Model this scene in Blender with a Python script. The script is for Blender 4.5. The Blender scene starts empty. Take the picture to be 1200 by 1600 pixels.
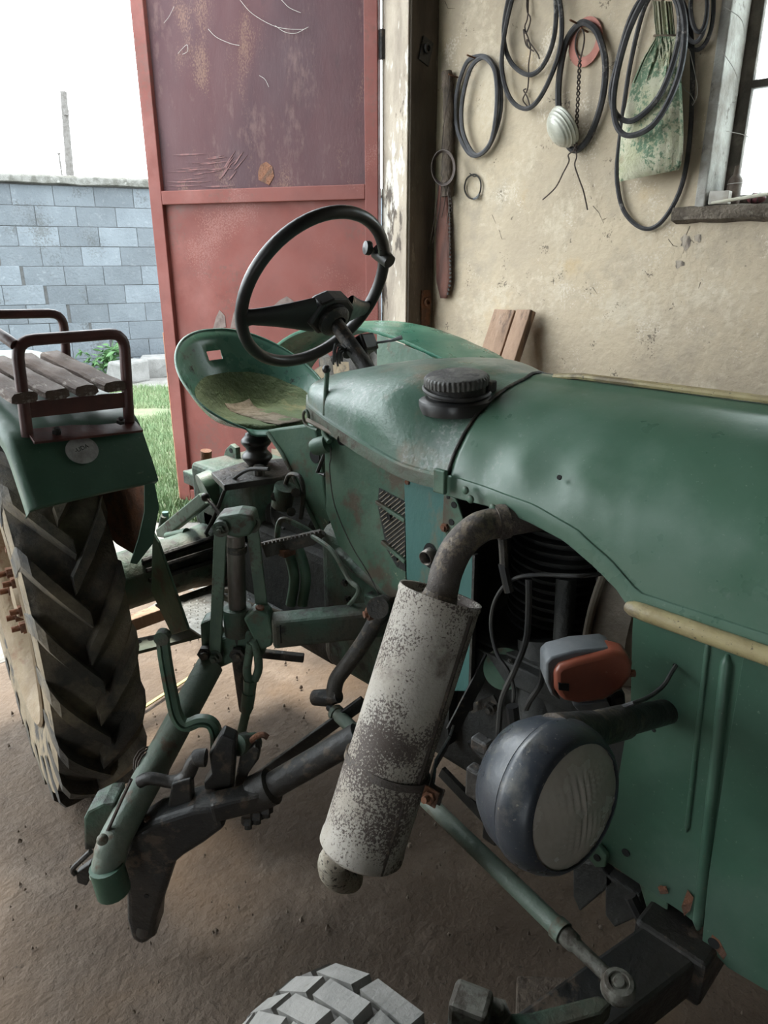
import bpy, bmesh, math, random
import numpy as np
from mathutils import Vector, Matrix, noise

random.seed(7)
scene = bpy.context.scene
col = scene.collection
V = Vector

# ------------------------------------------------------------------ camera
# world frame: +Y runs to the rear of the tractor (and out of the shed door), +X to the wall with the window
F, HEAD, PITCH, EYE = 1110.0, math.radians(44.7), math.radians(19.7), 1.6
cam_data = bpy.data.cameras.new('camera')
cam_data.sensor_fit = 'HORIZONTAL'
cam_data.sensor_width = 36.0
cam_data.lens = 36.0 * F / 1200.0
cam_data.clip_start = 0.02
cam = bpy.data.objects.new('camera', cam_data)
cam.location = (0, 0, EYE)
cam.rotation_euler = (math.pi / 2 - PITCH, 0, -HEAD)
col.objects.link(cam)
scene.camera = cam

# ------------------------------------------------------------------ sky and exposure
world = bpy.data.worlds.new('hazy_sky')
scene.world = world
world.use_nodes = True
wn = world.node_tree.nodes
bg = wn['Background']
bg.inputs['Color'].default_value = (0.90, 0.97, 1.0, 1)
bg.inputs['Strength'].default_value = 2.3
sun_d = bpy.data.lights.new('sun', 'SUN')
sun_d.energy = 2.6
sun_d.angle = math.radians(14)
sun_d.color = (1.0, 0.93, 0.80)
sun = bpy.data.objects.new('sun', sun_d)
sun.rotation_euler = (math.radians(-25), 0, math.radians(-25))
sun.location = (-3, 9, 8)
col.objects.link(sun)

vs = scene.view_settings
vs.view_transform = 'Standard'
vs.look = 'None'
vs.gamma = 1.0
vs.use_curve_mapping = False
vs.exposure = 1.85

# ------------------------------------------------------------------ measuring: a pixel's ray met with a real plane
def ray(u, v):
    x, y = u - 600.0, 800.0 - v
    up = y * math.cos(PITCH) - F * math.sin(PITCH)
    f = F * math.cos(PITCH) + y * math.sin(PITCH)
    return V((f * math.sin(HEAD) + x * math.cos(HEAD), f * math.cos(HEAD) - x * math.sin(HEAD), up)), f

def at(u, v, X=None, Y=None, Z=None, D=None):
    r, f = ray(u, v)
    if X is not None: t = X / r.x
    elif Y is not None: t = Y / r.y
    elif D is not None: t = D / f
    else: t = (Z - EYE) / r.z
    return V((r.x * t, r.y * t, EYE + r.z * t))

FWD = V((math.sin(HEAD), math.cos(HEAD), 0))
RGT = V((math.cos(HEAD), -math.sin(HEAD), 0))

# ------------------------------------------------------------------ mesh helpers
def frame(d):
    d = d.normalized()
    up = V((0, 0, 1)) if abs(d.z) < 0.95 else V((0, 1, 0))
    a = d.cross(up).normalized()
    return a, a.cross(d).normalized()

def spline(pts, n=8, closed=False):
    pts = [V(p) for p in pts]
    m = len(pts)
    out = []
    rng = m if closed else m - 1
    for i in range(rng):
        if closed:
            p0, p1, p2, p3 = pts[(i - 1) % m], pts[i], pts[(i + 1) % m], pts[(i + 2) % m]
        else:
            p0 = pts[max(i - 1, 0)]; p1 = pts[i]; p2 = pts[i + 1]; p3 = pts[min(i + 2, m - 1)]
        for k in range(n):
            t = k / n
            out.append(0.5 * ((2 * p1) + (p2 - p0) * t + (2 * p0 - 5 * p1 + 4 * p2 - p3) * t * t + (3 * p1 - p0 - 3 * p2 + p3) * t ** 3))
    if not closed: out.append(pts[-1])
    return out

class MB:
    def __init__(s): s.v, s.f = [], []
    def add(s, vs_, fs):
        o = len(s.v); s.v += [V(p) for p in vs_]; s.f += [tuple(i + o for i in q) for q in fs]; return s
    def box(s, c, size, rot=None):
        c = V(c); h = V(size) / 2; vs_ = []
        for sx in (-1, 1):
            for sy in (-1, 1):
                for sz in (-1, 1):
                    p = V((sx * h.x, sy * h.y, sz * h.z))
                    vs_.append(c + (rot @ p if rot else p))
        return s.add(vs_, [(0, 1, 3, 2), (4, 6, 7, 5), (0, 4, 5, 1), (2, 3, 7, 6), (0, 2, 6, 4), (1, 5, 7, 3)])
    def lim(s, x0, x1, y0, y1, z0, z1):
        return s.box(((x0 + x1) / 2, (y0 + y1) / 2, (z0 + z1) / 2), (abs(x1 - x0), abs(y1 - y0), abs(z1 - z0)))
    def bar(s, p0, p1, w, h, side=None):
        # rectangular bar; side = direction of the width w
        p0, p1 = V(p0), V(p1); d = (p1 - p0).normalized()
        a = (V(side) - d * V(side).dot(d)).normalized() if side is not None else frame(d)[0]
        b = d.cross(a)
        vs_ = []
        for p in (p0, p1):
            for x, y in ((-1, -1), (1, -1), (1, 1), (-1, 1)): vs_.append(p + a * (x * w / 2) + b * (y * h / 2))
        return s.add(vs_, [(3, 2, 1, 0), (4, 5, 6, 7), (0, 1, 5, 4), (1, 2, 6, 5), (2, 3, 7, 6), (3, 0, 4, 7)])
    def tube(s, pts, r, seg=10, closed=False, cap=True, sq=None):
        pts = [V(p) for p in pts]; n = len(pts)
        rs = r if isinstance(r, (list, tuple)) else [r] * n
        ds = []
        for i in range(n):
            if closed: d = pts[(i + 1) % n] - pts[i - 1]
            else: d = pts[min(i + 1, n - 1)] - pts[max(i - 1, 0)]
            ds.append(d.normalized() if d.length > 1e-9 else V((0, 0, 1)))
        a, b = frame(ds[0]); vs_ = []
        for i in range(n):
            a = (a - ds[i] * a.dot(ds[i]))
            a = a.normalized() if a.length > 1e-6 else frame(ds[i])[0]
            b = ds[i].cross(a)
            for k in range(seg):
                t = 2 * math.pi * k / seg
                vs_.append(pts[i] + (a * math.cos(t) + b * math.sin(t) * (sq or 1)) * rs[i])
        fs = []
        for i in range(n if closed else n - 1):
            j = (i + 1) % n
            for k in range(seg):
                l = (k + 1) % seg
                fs.append((i * seg + k, i * seg + l, j * seg + l, j * seg + k))
        if cap and not closed:
            fs.append(tuple(range(seg))[::-1]); fs.append(tuple((n - 1) * seg + k for k in range(seg)))
        return s.add(vs_, fs)
    def cyl(s, p0, p1, r0, r1=None, seg=20):
        return s.tube([p0, p1], [r0, r0 if r1 is None else r1], seg)
    def lathe(s, prof, o, axis, seg=32, closed=False):
        # prof: (radius, height along axis)
        o = V(o); d = V(axis).normalized(); a, b = frame(d); vs_ = []
        for r, h in prof:
            for k in range(seg):
                t = 2 * math.pi * k / seg
                vs_.append(o + d * h + (a * math.cos(t) + b * math.sin(t)) * max(r, 1e-5))
        fs = []; n = len(prof)
        for i in range(n if closed else n - 1):
            j = (i + 1) % n
            for k in range(seg):
                l = (k + 1) % seg
                fs.append((i * seg + k, i * seg + l, j * seg + l, j * seg + k))
        return s.add(vs_, fs)
    def sphere(s, c, r, seg=16, ring=10, sc=(1, 1, 1)):
        c = V(c)
        vs_ = [c + V((0, 0, r * sc[2]))]
        for i in range(1, ring):
            p = math.pi * i / ring
            for k in range(seg):
                t = 2 * math.pi * k / seg
                vs_.append(c + V((r * sc[0] * math.sin(p) * math.cos(t), r * sc[1] * math.sin(p) * math.sin(t), r * sc[2] * math.cos(p))))
        vs_.append(c - V((0, 0, r * sc[2])))
        fs = []
        for k in range(seg):
            l = (k + 1) % seg
            fs.append((0, 1 + k, 1 + l))
            for i in range(ring - 2):
                fs.append((1 + i * seg + k, 1 + (i + 1) * seg + k, 1 + (i + 1) * seg + l, 1 + i * seg + l))
            fs.append((len(vs_) - 1, 1 + (ring - 2) * seg + l, 1 + (ring - 2) * seg + k))
        return s.add(vs_, fs)
    def prism(s, poly, off):
        poly = [V(p) for p in poly]; off = V(off); n = len(poly)
        vs_ = poly + [p + off for p in poly]
        fs = [tuple(range(n))[::-1], tuple(range(n, 2 * n))]
        for i in range(n):
            j = (i + 1) % n; fs.append((i, j, n + j, n + i))
        return s.add(vs_, fs)
    def grid(s, rows, closed_u=False, closed_v=False, skip=None):
        n = len(rows); m = len(rows[0]); vs_ = [p for r in rows for p in r]; fs = []
        for i in range(n if closed_v else n - 1):
            for k in range(m if closed_u else m - 1):
                if skip and skip(i, k): continue
                fs.append((i * m + k, i * m + (k + 1) % m, ((i + 1) % n) * m + (k + 1) % m, ((i + 1) % n) * m + k))
        return s.add(vs_, fs)
    def nut(s, p, axis, r=.009, h=.008):
        d = V(axis).normalized(); p = V(p)
        s.tube([p, p + d * h], r, 6); s.tube([p + d * h * .9, p + d * h * 1.7], r * .55, 8); return s
    def build(s, name, m, parent=None, smooth=True, ang=38, bevel=0, bseg=2, solid=0, sub=0, origin=None, keep=False):
        me = bpy.data.meshes.new(name)
        xs = [p.x for p in s.v]; ys = [p.y for p in s.v]; zs = [p.z for p in s.v]
        c = V(((min(xs) + max(xs)) / 2, (min(ys) + max(ys)) / 2, (min(zs) + max(zs)) / 2)) if origin is None else V(origin)
        me.from_pydata([tuple(p - c) for p in s.v], [], s.f)
        bm = bmesh.new(); bm.from_mesh(me)
        if not keep: bmesh.ops.recalc_face_normals(bm, faces=bm.faces)
        bm.to_mesh(me); bm.free()
        if smooth:
            me.polygons.foreach_set('use_smooth', [True] * len(me.polygons))
            me.set_sharp_from_angle(angle=math.radians(ang))
        me.materials.append(M[m] if isinstance(m, str) else m)
        o = bpy.data.objects.new(name, me); col.objects.link(o)
        WL[o.name] = c
        if parent is not None:
            o.parent = parent; o.location = c - WL[parent.name]
        else: o.location = c
        if solid:
            k = o.modifiers.new('thickness', 'SOLIDIFY'); k.thickness = solid; k.offset = 0
        if bevel:
            k = o.modifiers.new('edges', 'BEVEL'); k.width = bevel; k.segments = bseg; k.limit_method = 'ANGLE'; k.angle_limit = math.radians(40)
        if sub:
            k = o.modifiers.new('round', 'SUBSURF'); k.levels = sub; k.render_levels = sub
        return o

WL = {}
def empty(name, loc):
    o = bpy.data.objects.new(name, None); col.objects.link(o); o.location = loc; o.empty_display_size = .1
    WL[o.name] = V(loc); return o
def tag(o, label, cat, group=None):
    o['label'] = label; o['category'] = cat
    if group: o['group'] = group
    return o
def struct(o, label=None, cat=None):
    o['kind'] = 'structure'
    if label: o['label'] = label
    if cat: o['category'] = cat
    return o
def clone(o, loc_world, parent=None, rot=None, scale=None):
    c = o.copy(); col.objects.link(c); WL[c.name] = V(loc_world)
    c.parent = parent
    c.location = V(loc_world) - (WL[parent.name] if parent is not None else V((0, 0, 0)))
    if rot is not None: c.rotation_euler = rot
    if scale is not None: c.scale = scale
    return c

# ------------------------------------------------------------------ procedural materials
M = {}
def mat(name, base, var=None, vs_=5., vr=(.42, .62), spots=(), rough=.55, rvar=.12, metal=0., bump=.15, bs=70., spec=.5, stretch=(1, 1, 1), coat=0., rand=0.):
    """base colour blended with var by broad noise; spots = (colour, noise scale, low, high, broad modulation)"""
    m = bpy.data.materials.new(name); m.use_nodes = True
    nt = m.node_tree; N = nt.nodes; L = nt.links
    b = N['Principled BSDF']
    tc = N.new('ShaderNodeTexCoord'); mp = N.new('ShaderNodeMapping'); mp.inputs['Scale'].default_value = stretch
    if rand:
        oi0 = N.new('ShaderNodeObjectInfo'); va = N.new('ShaderNodeVectorMath'); va.operation = 'ADD'
        L.new(tc.outputs['Object'], va.inputs[0]); L.new(oi0.outputs['Location'], va.inputs[1]); L.new(va.outputs[0], mp.inputs['Vector'])
    else: L.new(tc.outputs['Object'], mp.inputs['Vector'])
    def nz(sc, det=5, rgh=.6, off=0.):
        n = N.new('ShaderNodeTexNoise'); n.inputs['Scale'].default_value = sc; n.inputs['Detail'].default_value = det; n.inputs['Roughness'].default_value = rgh
        if off:
            a = N.new('ShaderNodeVectorMath'); a.operation = 'ADD'; a.inputs[1].default_value = (off, off * .7, off * 1.3)
            L.new(mp.outputs[0], a.inputs[0]); L.new(a.outputs[0], n.inputs['Vector'])
        else: L.new(mp.outputs[0], n.inputs['Vector'])
        return n.outputs['Fac']
    def ramp(fac, lo, hi):
        r = N.new('ShaderNodeMapRange'); r.inputs['From Min'].default_value = lo; r.inputs['From Max'].default_value = hi
        L.new(fac, r.inputs['Value']); return r.outputs[0]
    def mix(fac, a, c):
        x = N.new('ShaderNodeMix'); x.data_type = 'RGBA'
        L.new(fac, x.inputs['Factor'])
        for i, w in ((6, a), (7, c)):
            if isinstance(w, tuple): x.inputs[i].default_value = (*w, 1)
            else: L.new(w, x.inputs[i])
        return x.outputs[2]
    cur = tuple(base)
    if var is not None: cur = mix(ramp(nz(vs_), *vr), cur, tuple(var))
    for i, sp in enumerate(spots):
        c, sc, lo, hi = sp[:4]; f = nz(sc, 6, .65, 3.1 * (i + 1))
        if len(sp) > 4:
            g = nz(sp[4], 2, .5, 7.7 * (i + 1)); ad = N.new('ShaderNodeMath'); ad.operation = 'MULTIPLY_ADD'
            L.new(g, ad.inputs[0]); ad.inputs[1].default_value = 1.1; ad.inputs[2].default_value = -.55
            a2 = N.new('ShaderNodeMath'); a2.operation = 'ADD'; L.new(ad.outputs[0], a2.inputs[0]); L.new(f, a2.inputs[1]); f = a2.outputs[0]
        cur = mix(ramp(f, lo, hi), cur, tuple(c))
    if rand:
        oi = N.new('ShaderNodeObjectInfo'); k = N.new('ShaderNodeMapRange'); k.inputs['To Min'].default_value = 1 - rand; k.inputs['To Max'].default_value = 1 + rand
        hv = N.new('ShaderNodeHueSaturation'); L.new(oi.outputs['Random'], k.inputs['Value']); L.new(k.outputs[0], hv.inputs['Value']); L.new(cur, hv.inputs['Color']); cur = hv.outputs['Color']
    if isinstance(cur, tuple): b.inputs['Base Color'].default_value = (*cur, 1)
    else: L.new(cur, b.inputs['Base Color'])
    if rvar:
        r = ramp(nz(vs_ * 2.3, 4, .6, 11.), .3, .7)
        k = N.new('ShaderNodeMapRange'); k.inputs['To Min'].default_value = max(rough - rvar, .03); k.inputs['To Max'].default_value = min(rough + rvar, 1.)
        L.new(r, k.inputs['Value']); L.new(k.outputs[0], b.inputs['Roughness'])
    else: b.inputs['Roughness'].default_value = rough
    b.inputs['Metallic'].default_value = metal
    b.inputs['Specular IOR Level'].default_value = spec
    if coat: b.inputs['Coat Weight'].default_value = coat; b.inputs['Coat Roughness'].default_value = .2
    if bump:
        bp = N.new('ShaderNodeBump'); bp.inputs['Strength'].default_value = bump; bp.inputs['Distance'].default_value = .02
        L.new(nz(bs, 6, .6, 5.), bp.inputs['Height']); L.new(bp.outputs[0], b.inputs['Normal'])
    M[name] = m
    return m

dust = (.30, .25, .18)
mat('bonnet_green', (.056, .116, .076), (.068, .134, .092), 4., spots=[((.10, .165, .125), 7, .50, .80, 2.), ((.14, .20, .165), 60, .70, .92, 5.), ((.17, .225, .185), 130, .64, .74), ((.24, .30, .26), 45, .72, .78), ((.012, .03, .02), 120, .74, .78)], rough=.34, rvar=.10, bump=.05, bs=14.)
mat('panel_green', (.046, .102, .068), (.036, .082, .055), 5., spots=[((.068, .118, .088), 8, .50, .80, 2.), ((.015, .025, .02), 70, .71, .76), ((.15, .20, .155), 150, .64, .74), ((.13, .12, .085), 30, .68, .80)], rough=.45, bump=.06, bs=30.)
mat('cowl_green', (.080, .150, .112), (.19, .235, .215), 5., spots=[((.20, .165, .115), 9, .58, .80, 3.), ((.27, .30, .28), 80, .70, .84, 5.)], rough=.36, rvar=.1, bump=.12, bs=60.)
mat('teal_paint', (.045, .135, .115), (.060, .165, .155), 6., (.35, .65), spots=[((.16, .13, .08), 14, .62, .78, 4.)], rough=.5, stretch=(1, 1, .4))
mat('worn_green', (.050, .108, .072), (.080, .138, .095), 7., spots=[((.075, .06, .04), 16, .56, .70, 4.), ((.26, .27, .18), 110, .70, .78, 6.)], rough=.5, bump=.12, bs=50.)
mat('grimy_green', (.040, .085, .058), (.065, .062, .045), 6., spots=[((.02, .02, .017), 22, .55, .68, 4.), ((.16, .17, .12), 90, .70, .80)], rough=.6, bump=.3, bs=45.)
mat('pale_green', (.105, .16, .115), (.065, .11, .078), 9., spots=[((.06, .05, .035), 26, .60, .70, 5.)], rough=.5, bump=.12)
mat('link_green', (.095, .130, .100), (.15, .165, .13), 8., spots=[((.10, .075, .05), 24, .60, .70, 4.)], rough=.55, bump=.2, bs=60.)
mat('seat_green', (.055, .14, .105), (.07, .165, .122), 5., spots=[((.012, .02, .018), 34, .60, .70, 4.)], rough=.28, rvar=.08, bump=.06, bs=50.)
mat('trim_yellow', (.36, .30, .155), (.27, .215, .11), 10., spots=[((.06, .05, .035), 140, .62, .68), ((.18, .14, .08), 30, .54, .72, 6.)], rough=.5, bump=.15)
mat('black_plastic', (.012, .012, .013), (.022, .020, .018), 8., rough=.38, bump=.04)
mat('black_iron', (.011, .0115, .012), (.022, .019, .016), 8., spots=[((.075, .055, .04), 30, .62, .72, 5.)], rough=.5, bump=.25, bs=60.)
mat('oily_iron', (.022, .021, .019), (.045, .038, .030), 8., spots=[((.10, .08, .055), 40, .62, .74, 5.)], rough=.5, bump=.35, bs=50.)
mat('engine_dark', (.018, .019, .018), (.03, .03, .027), 8., rough=.7, bump=.3)
mat('steel_worn', (.20, .18, .16), (.11, .09, .08), 12., spots=[((.05, .035, .03), 30, .55, .68, 6.)], rough=.4, metal=.6, bump=.15, stretch=(1, 1, .4))
mat('rubber_cable', (.020, .020, .021), (.045, .042, .038), 14., rough=.6, bump=.1)
mat('tyre_rubber', (.036, .034, .031), (.062, .055, .045), 6., spots=[((.19, .155, .105), 9, .50, .78, 3.)], rough=.8, bump=.35, bs=90.)
mat('tyre_front', (.20, .195, .185), (.27, .26, .245), 10., spots=[((.14, .12, .10), 26, .62, .74)], rough=.85, bump=.3, bs=120.)
mat('rim_tan', (.22, .165, .10), (.165, .115, .065), 7., spots=[((.17, .10, .055), 20, .62, .74, 5.)], rough=.75, bump=.25, bs=60.)
mat('rust', (.20, .085, .045), (.11, .055, .035), 22., rough=.85, bump=.5, bs=120.)
mat('muffler_paint', (.43, .395, .345), (.34, .30, .25), 7., spots=[((.085, .065, .055), 230, .50, .57, 7.), ((.15, .12, .10), 10, .66, .80, 4.)], rough=.62, bump=.22, bs=140.)
mat('muffler_tail', (.40, .36, .29), (.26, .22, .17), 20., spots=[((.06, .05, .04), 110, .56, .62)], rough=.75, bump=.5, bs=150.)
mat('exhaust_pipe', (.10, .085, .075), (.065, .052, .045), 16., spots=[((.19, .15, .11), 60, .60, .72, 5.)], rough=.6, bump=.35, bs=160., metal=.2)
mat('lamp_black', (.022, .028, .038), (.040, .043, .050), 8., spots=[((.11, .105, .09), 40, .64, .95, 5.), ((.20, .185, .15), 170, .62, .70)], rough=.36, rvar=.12, bump=.06)
mat('amber_plastic', (.28, .078, .045), (.22, .065, .04), 8., spots=[((.45, .25, .17), 40, .66, .78)], rough=.4, bump=.03)
mat('grey_plastic', (.11, .12, .13), (.16, .165, .17), 12., rough=.5, bump=.08)
mat('shroud_tan', (.22, .185, .14), (.15, .125, .095), 9., rough=.65, bump=.2)
mat('hole_dark', (.008, .008, .008), rough=.9, bump=0, rvar=0)
mat('frame_maroon', (.060, .020, .017), (.095, .030, .024), 9., spots=[((.16, .09, .06), 50, .66, .74)], rough=.45, bump=.08)
mat('slat_wood', (.125, .082, .062), (.08, .052, .040), 9., spots=[((.26, .22, .19), 60, .54, .66, 9.), ((.03, .022, .018), 30, .62, .70)], rough=.8, bump=.5, bs=50., stretch=(1, .25, 1))
mat('door_red', (.170, .046, .036), (.138, .038, .030), 2.5, spots=[((.20, .066, .054), 5, .56, .85, 1.6), ((.22, .09, .075), 130, .66, .82, 3.), ((.12, .05, .04), 40, .60, .84, 2.)], spec=.35, rough=.6, bump=.06, bs=30.)
mat('door_purple', (.090, .044, .048), (.070, .038, .044), 2., spots=[((.16, .095, .075), 190, .64, .76, 5.), ((.05, .032, .035), 7, .60, .84, 1.5), ((.12, .072, .07), 30, .60, .80, 3.)], spec=.25, rough=.72, bump=.12, bs=80., stretch=(1, 1, .45))
mat('door_edge_lit', (.42, .20, .12), (.30, .12, .08), 12., rough=.6, bump=.1)  # sunlit orange of the stile edge, put into the colour
mat('flaked_primer', (.17, .13, .115), (.12, .085, .075), 20., rough=.75, bump=.3)
mat('paint_smear', (.165, .060, .058), (.10, .046, .048), 40., rough=.6, bump=.05)
mat('plaster', (.50, .415, .300), (.42, .35, .26), 2.2, (.35, .68), spots=[((.40, .335, .25), 14, .50, .80, 2.5), ((.54, .465, .355), 28, .56, .78, 4.), ((.50, .36, .19), 3.4, .60, .86), ((.33, .285, .225), 5, .58, .86, 1.3), ((.58, .51, .41), 90, .68, .80, 5.), ((.17, .14, .105), 90, .76, .80, 9.)], rough=.9, bump=.35, bs=26.)
mat('sill_dirty', (.17, .14, .11), (.10, .08, .06), 14., spots=[((.33, .29, .23), 30, .60, .72)], rough=.95, bump=.9, bs=60.)
mat('reveal_white', (.40, .39, .36), (.22, .20, .175), 6., spots=[((.12, .10, .085), 14, .60, .70)], rough=.9, bump=.4, bs=30.)
mat('post_lit_and_flake', (.42, .36, .29), (.28, .235, .19), 8., spots=[((.10, .08, .065), 20, .60, .68, 5.), ((.62, .58, .52), 26, .62, .70, 4.)], rough=.85, bump=.4, bs=40., stretch=(1, 1, .3))  # post's outer side with daylight put into the colour; also plaster flakes
mat('post_shaded', (.12, .095, .072), (.065, .050, .040), 5., spots=[((.25, .205, .16), 18, .64, .74, 4.)], rough=.9, bump=.4, bs=40., stretch=(1, 1, .35))  # post's inner side with its shade put into the colour
mat('earth_floor', (.118, .086, .062), (.084, .060, .043), 3., (.35, .65), spots=[((.155, .118, .09), 6, .56, .78, 1.5), ((.05, .037, .028), 60, .64, .72), ((.125, .080, .047), 1.4, .55, .75), ((.19, .155, .125), 150, .66, .74)], rough=.95, bump=.55, bs=34.)
mat('pebble', (.19, .15, .115), (.13, .10, .08), 30., rough=.9, bump=.3)
mat('yard_gravel', (.19, .185, .175), (.14, .135, .125), 5., spots=[((.25, .24, .23), 60, .60, .70)], rough=.95, bump=.5, bs=50.)
mat('block_grey', (.108, .126, .143), (.082, .096, .110), 2.5, (.3, .7), rand=.22, spots=[((.135, .152, .168), 14, .58, .74), ((.06, .066, .07), 40, .60, .78, 2.)], rough=.95, bump=.6, bs=30.)
mat('mortar', (.060, .062, .064), (.045, .046, .046), 8., rough=.95, bump=.4)
mat('coping_mossy', (.12, .12, .112), (.06, .06, .052), 9., spots=[((.20, .20, .19), 18, .60, .70)], rough=.95, bump=.6)
mat('grass_soil', (.07, .095, .05), (.10, .105, .065), 6., rough=.95, bump=.5)
mat('grass', (.11, .175, .080), (.165, .215, .11), 3., rough=.7, bump=0, rvar=0)
mat('leaf', (.05, .125, .04), (.08, .155, .055), 6., rough=.6, bump=0, rvar=0)
mat('stone_pale', (.19, .19, .185), (.145, .145, .14), 8., rough=.95, bump=.4)
mat('pole_wood', (.10, .095, .09), (.07, .065, .06), 8., rough=.9)
mat('belt_black', (.022, .022, .025), (.050, .048, .050), 14., spots=[((.16, .15, .14), 60, .66, .76, 8.)], rough=.65, bump=.15)
mat('belt_grey', (.085, .085, .092), (.055, .055, .06), 14., rough=.7, bump=.15)
mat('wire_rusty', (.065, .045, .036), (.04, .03, .026), 30., rough=.7, bump=.2)
mat('wire_dark', (.022, .020, .018), (.04, .035, .03), 30., rough=.6, bump=.2)
mat('gasket_pink', (.50, .21, .17), (.42, .18, .14), 16., rough=.8, bump=.1)
mat('sack_weave', (.50, .49, .36), (.40, .40, .26), 9., spots=[((.13, .21, .13), 70, .50, .60, 6.), ((.60, .56, .44), 90, .60, .70), ((.24, .19, .11), 8, .56, .76, 4.)], rough=.7, bump=.5, bs=90.)
mat('cord_brown', (.16, .12, .085), (.10, .075, .055), 12., rough=.85, bump=.5)  # brown of the sack's tie and hanging cords
mat('bark_wood', (.15, .115, .088), (.07, .055, .043), 26., rough=.95, bump=.9, bs=60., stretch=(1, 1, .4))
mat('leather_red', (.16, .068, .050), (.10, .048, .038), 18., spots=[((.28, .20, .15), 60, .66, .74)], rough=.75, bump=.3, stretch=(1, 1, .3))
mat('plank', (.34, .225, .155), (.24, .155, .105), 9., spots=[((.12, .08, .06), 14, .62, .72, 4.), ((.42, .31, .23), 20, .60, .72)], rough=.85, bump=.35, bs=50., stretch=(1, 1, .22))
mat('box_white', (.50, .48, .44), (.38, .34, .29), 14., spots=[((.15, .10, .07), 40, .64, .70)], rough=.7, bump=.1)
mat('bottle_brown', (.10, .070, .055), (.16, .125, .10), 14., rough=.6, bump=.2)
mat('dark_red', (.13, .030, .035), (.07, .02, .025), 16., rough=.5)
mat('stick_white', (.60, .58, .48), (.48, .45, .36), 12., rough=.6, bump=.1)
mat('window_frame', (.075, .065, .055), (.14, .12, .10), 14., rough=.8, bump=.3)
mat('cobweb', (.45, .43, .40), rough=.9, bump=0, rvar=0)
mat('yellow_strap', (.42, .37, .14), (.36, .31, .13), 14., rough=.7)
mat('pad_green', (.115, .155, .075), (.075, .105, .05), 9., spots=[((.24, .215, .11), 7, .58, .70)], rough=.95, bump=.7, bs=80., stretch=(1, .4, 1))
mat('pad_pale', (.22, .185, .14), (.11, .09, .06), 30., rough=.95, bump=.7, bs=60.)
mat('sticker_silver', (.36, .35, .34), (.22, .21, .205), 26., spots=[((.45, .27, .26), 40, .62, .70)], rough=.4, metal=.3, bump=.3, bs=40.)
mat('print_black', (.010, .010, .010), rough=.6, bump=0, rvar=0)
mat('oily_lip', (.085, .085, .062), (.085, .125, .092), 14., spots=[((.05, .038, .026), 20, .58, .70, 5.)], rough=.5, bump=.15)
mat('joint_grey', (.13, .125, .105), (.085, .082, .07), 16., spots=[((.05, .04, .03), 26, .6, .7, 5.)], rough=.65, bump=.25)
mat('cap_grey', (.075, .074, .070), (.12, .115, .105), 20., spots=[((.03, .03, .03), 40, .6, .7, 5.)], rough=.6, bump=.2)
mat('roof_board', (.10, .08, .062), (.06, .048, .038), 4., rough=.9)  # unseen ceiling, coloured dark to cut bounced light
mat('low_bounce_wall', (.09, .076, .06), (.06, .05, .04), 2., rough=.95)  # unseen walls, coloured dark to keep bounced light down
mat('tyre_dusty', (.23, .18, .115), (.16, .125, .08), 9., spots=[((.04, .037, .033), 20, .60, .72, 4.)], rough=.85, bump=.3, bs=90.)
mat('far_fender', (.035, .15, .10), (.09, .22, .15), 4., rough=.30, bump=.04)
mat('footplate', (.24, .25, .25), (.16, .165, .16), 14., spots=[((.08, .07, .06), 12, .60, .72, 5.)], rough=.45, metal=.5, bump=.2)
mat('dirt_rust', (.13, .065, .038), (.085, .05, .034), 30., rough=1., bump=.9, bs=90.)

def glass_mat(name, c, rough, trans=1.):
    m = bpy.data.materials.new(name); m.use_nodes = True
    b = m.node_tree.nodes['Principled BSDF']
    b.inputs['Base Color'].default_value = (*c, 1); b.inputs['Roughness'].default_value = rough
    b.inputs['Transmission Weight'].default_value = trans; b.inputs['IOR'].default_value = 1.3
    M[name] = m
def dusty_pane(name):
    # thin dusty window glass: mostly clear, a film of dust scatters light
    m = bpy.data.materials.new(name); m.use_nodes = True
    nt = m.node_tree; N = nt.nodes; L = nt.links; out = N['Material Output']; N.remove(N['Principled BSDF'])
    tr = N.new('ShaderNodeBsdfTransparent'); tr.inputs[0].default_value = (.93, .97, .97, 1)
    df = N.new('ShaderNodeBsdfTranslucent'); df.inputs[0].default_value = (.75, .75, .72, 1)
    mx = N.new('ShaderNodeMixShader'); nz = N.new('ShaderNodeTexNoise'); nz.inputs['Scale'].default_value = 9
    mr = N.new('ShaderNodeMapRange'); mr.inputs['To Min'].default_value = .12; mr.inputs['To Max'].default_value = .4
    L.new(nz.outputs['Fac'], mr.inputs['Value']); L.new(mr.outputs[0], mx.inputs[0]); L.new(tr.outputs[0], mx.inputs[1]); L.new(df.outputs[0], mx.inputs[2]); L.new(mx.outputs[0], out.inputs[0])
    M[name] = m
dusty_pane('pane')
mat('lens_glass', (.38, .345, .30), (.30, .275, .24), 9., spots=[((.30, .28, .25), 60, .62, .74)], rough=.22, bump=.04, coat=.4)
mat('lens_shell', (.50, .50, .43), (.38, .38, .32), 12., rough=.35, bump=.05, coat=.4)

# ================================================================== THE SHED
XW = 3.15                                                   # inner face of the wall with the window
def slab(name, m, boxes, **k):
    b = MB()
    for q in boxes: b.lim(*q)
    return struct(b.build(name, m, smooth=False, **k))

# floor: slightly uneven trodden earth
fb = MB(); nx, ny = 110, 120; rows = []
for j in range(ny + 1):
    r = []
    for i in range(nx + 1):
        x = -4 + 7.2 * i / nx; y = -4.5 + 7.6 * j / ny
        r.append(V((x, y, -.008 + .012 * (noise.noise(V((x * 1.7, y * 1.7, 0))) * .5 + noise.noise(V((x * 6, y * 6, 3))) * .25) - .004)))
    rows.append(r)
fb.grid(rows)
struct(fb.build('floor', 'earth_floor', ang=80))

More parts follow.
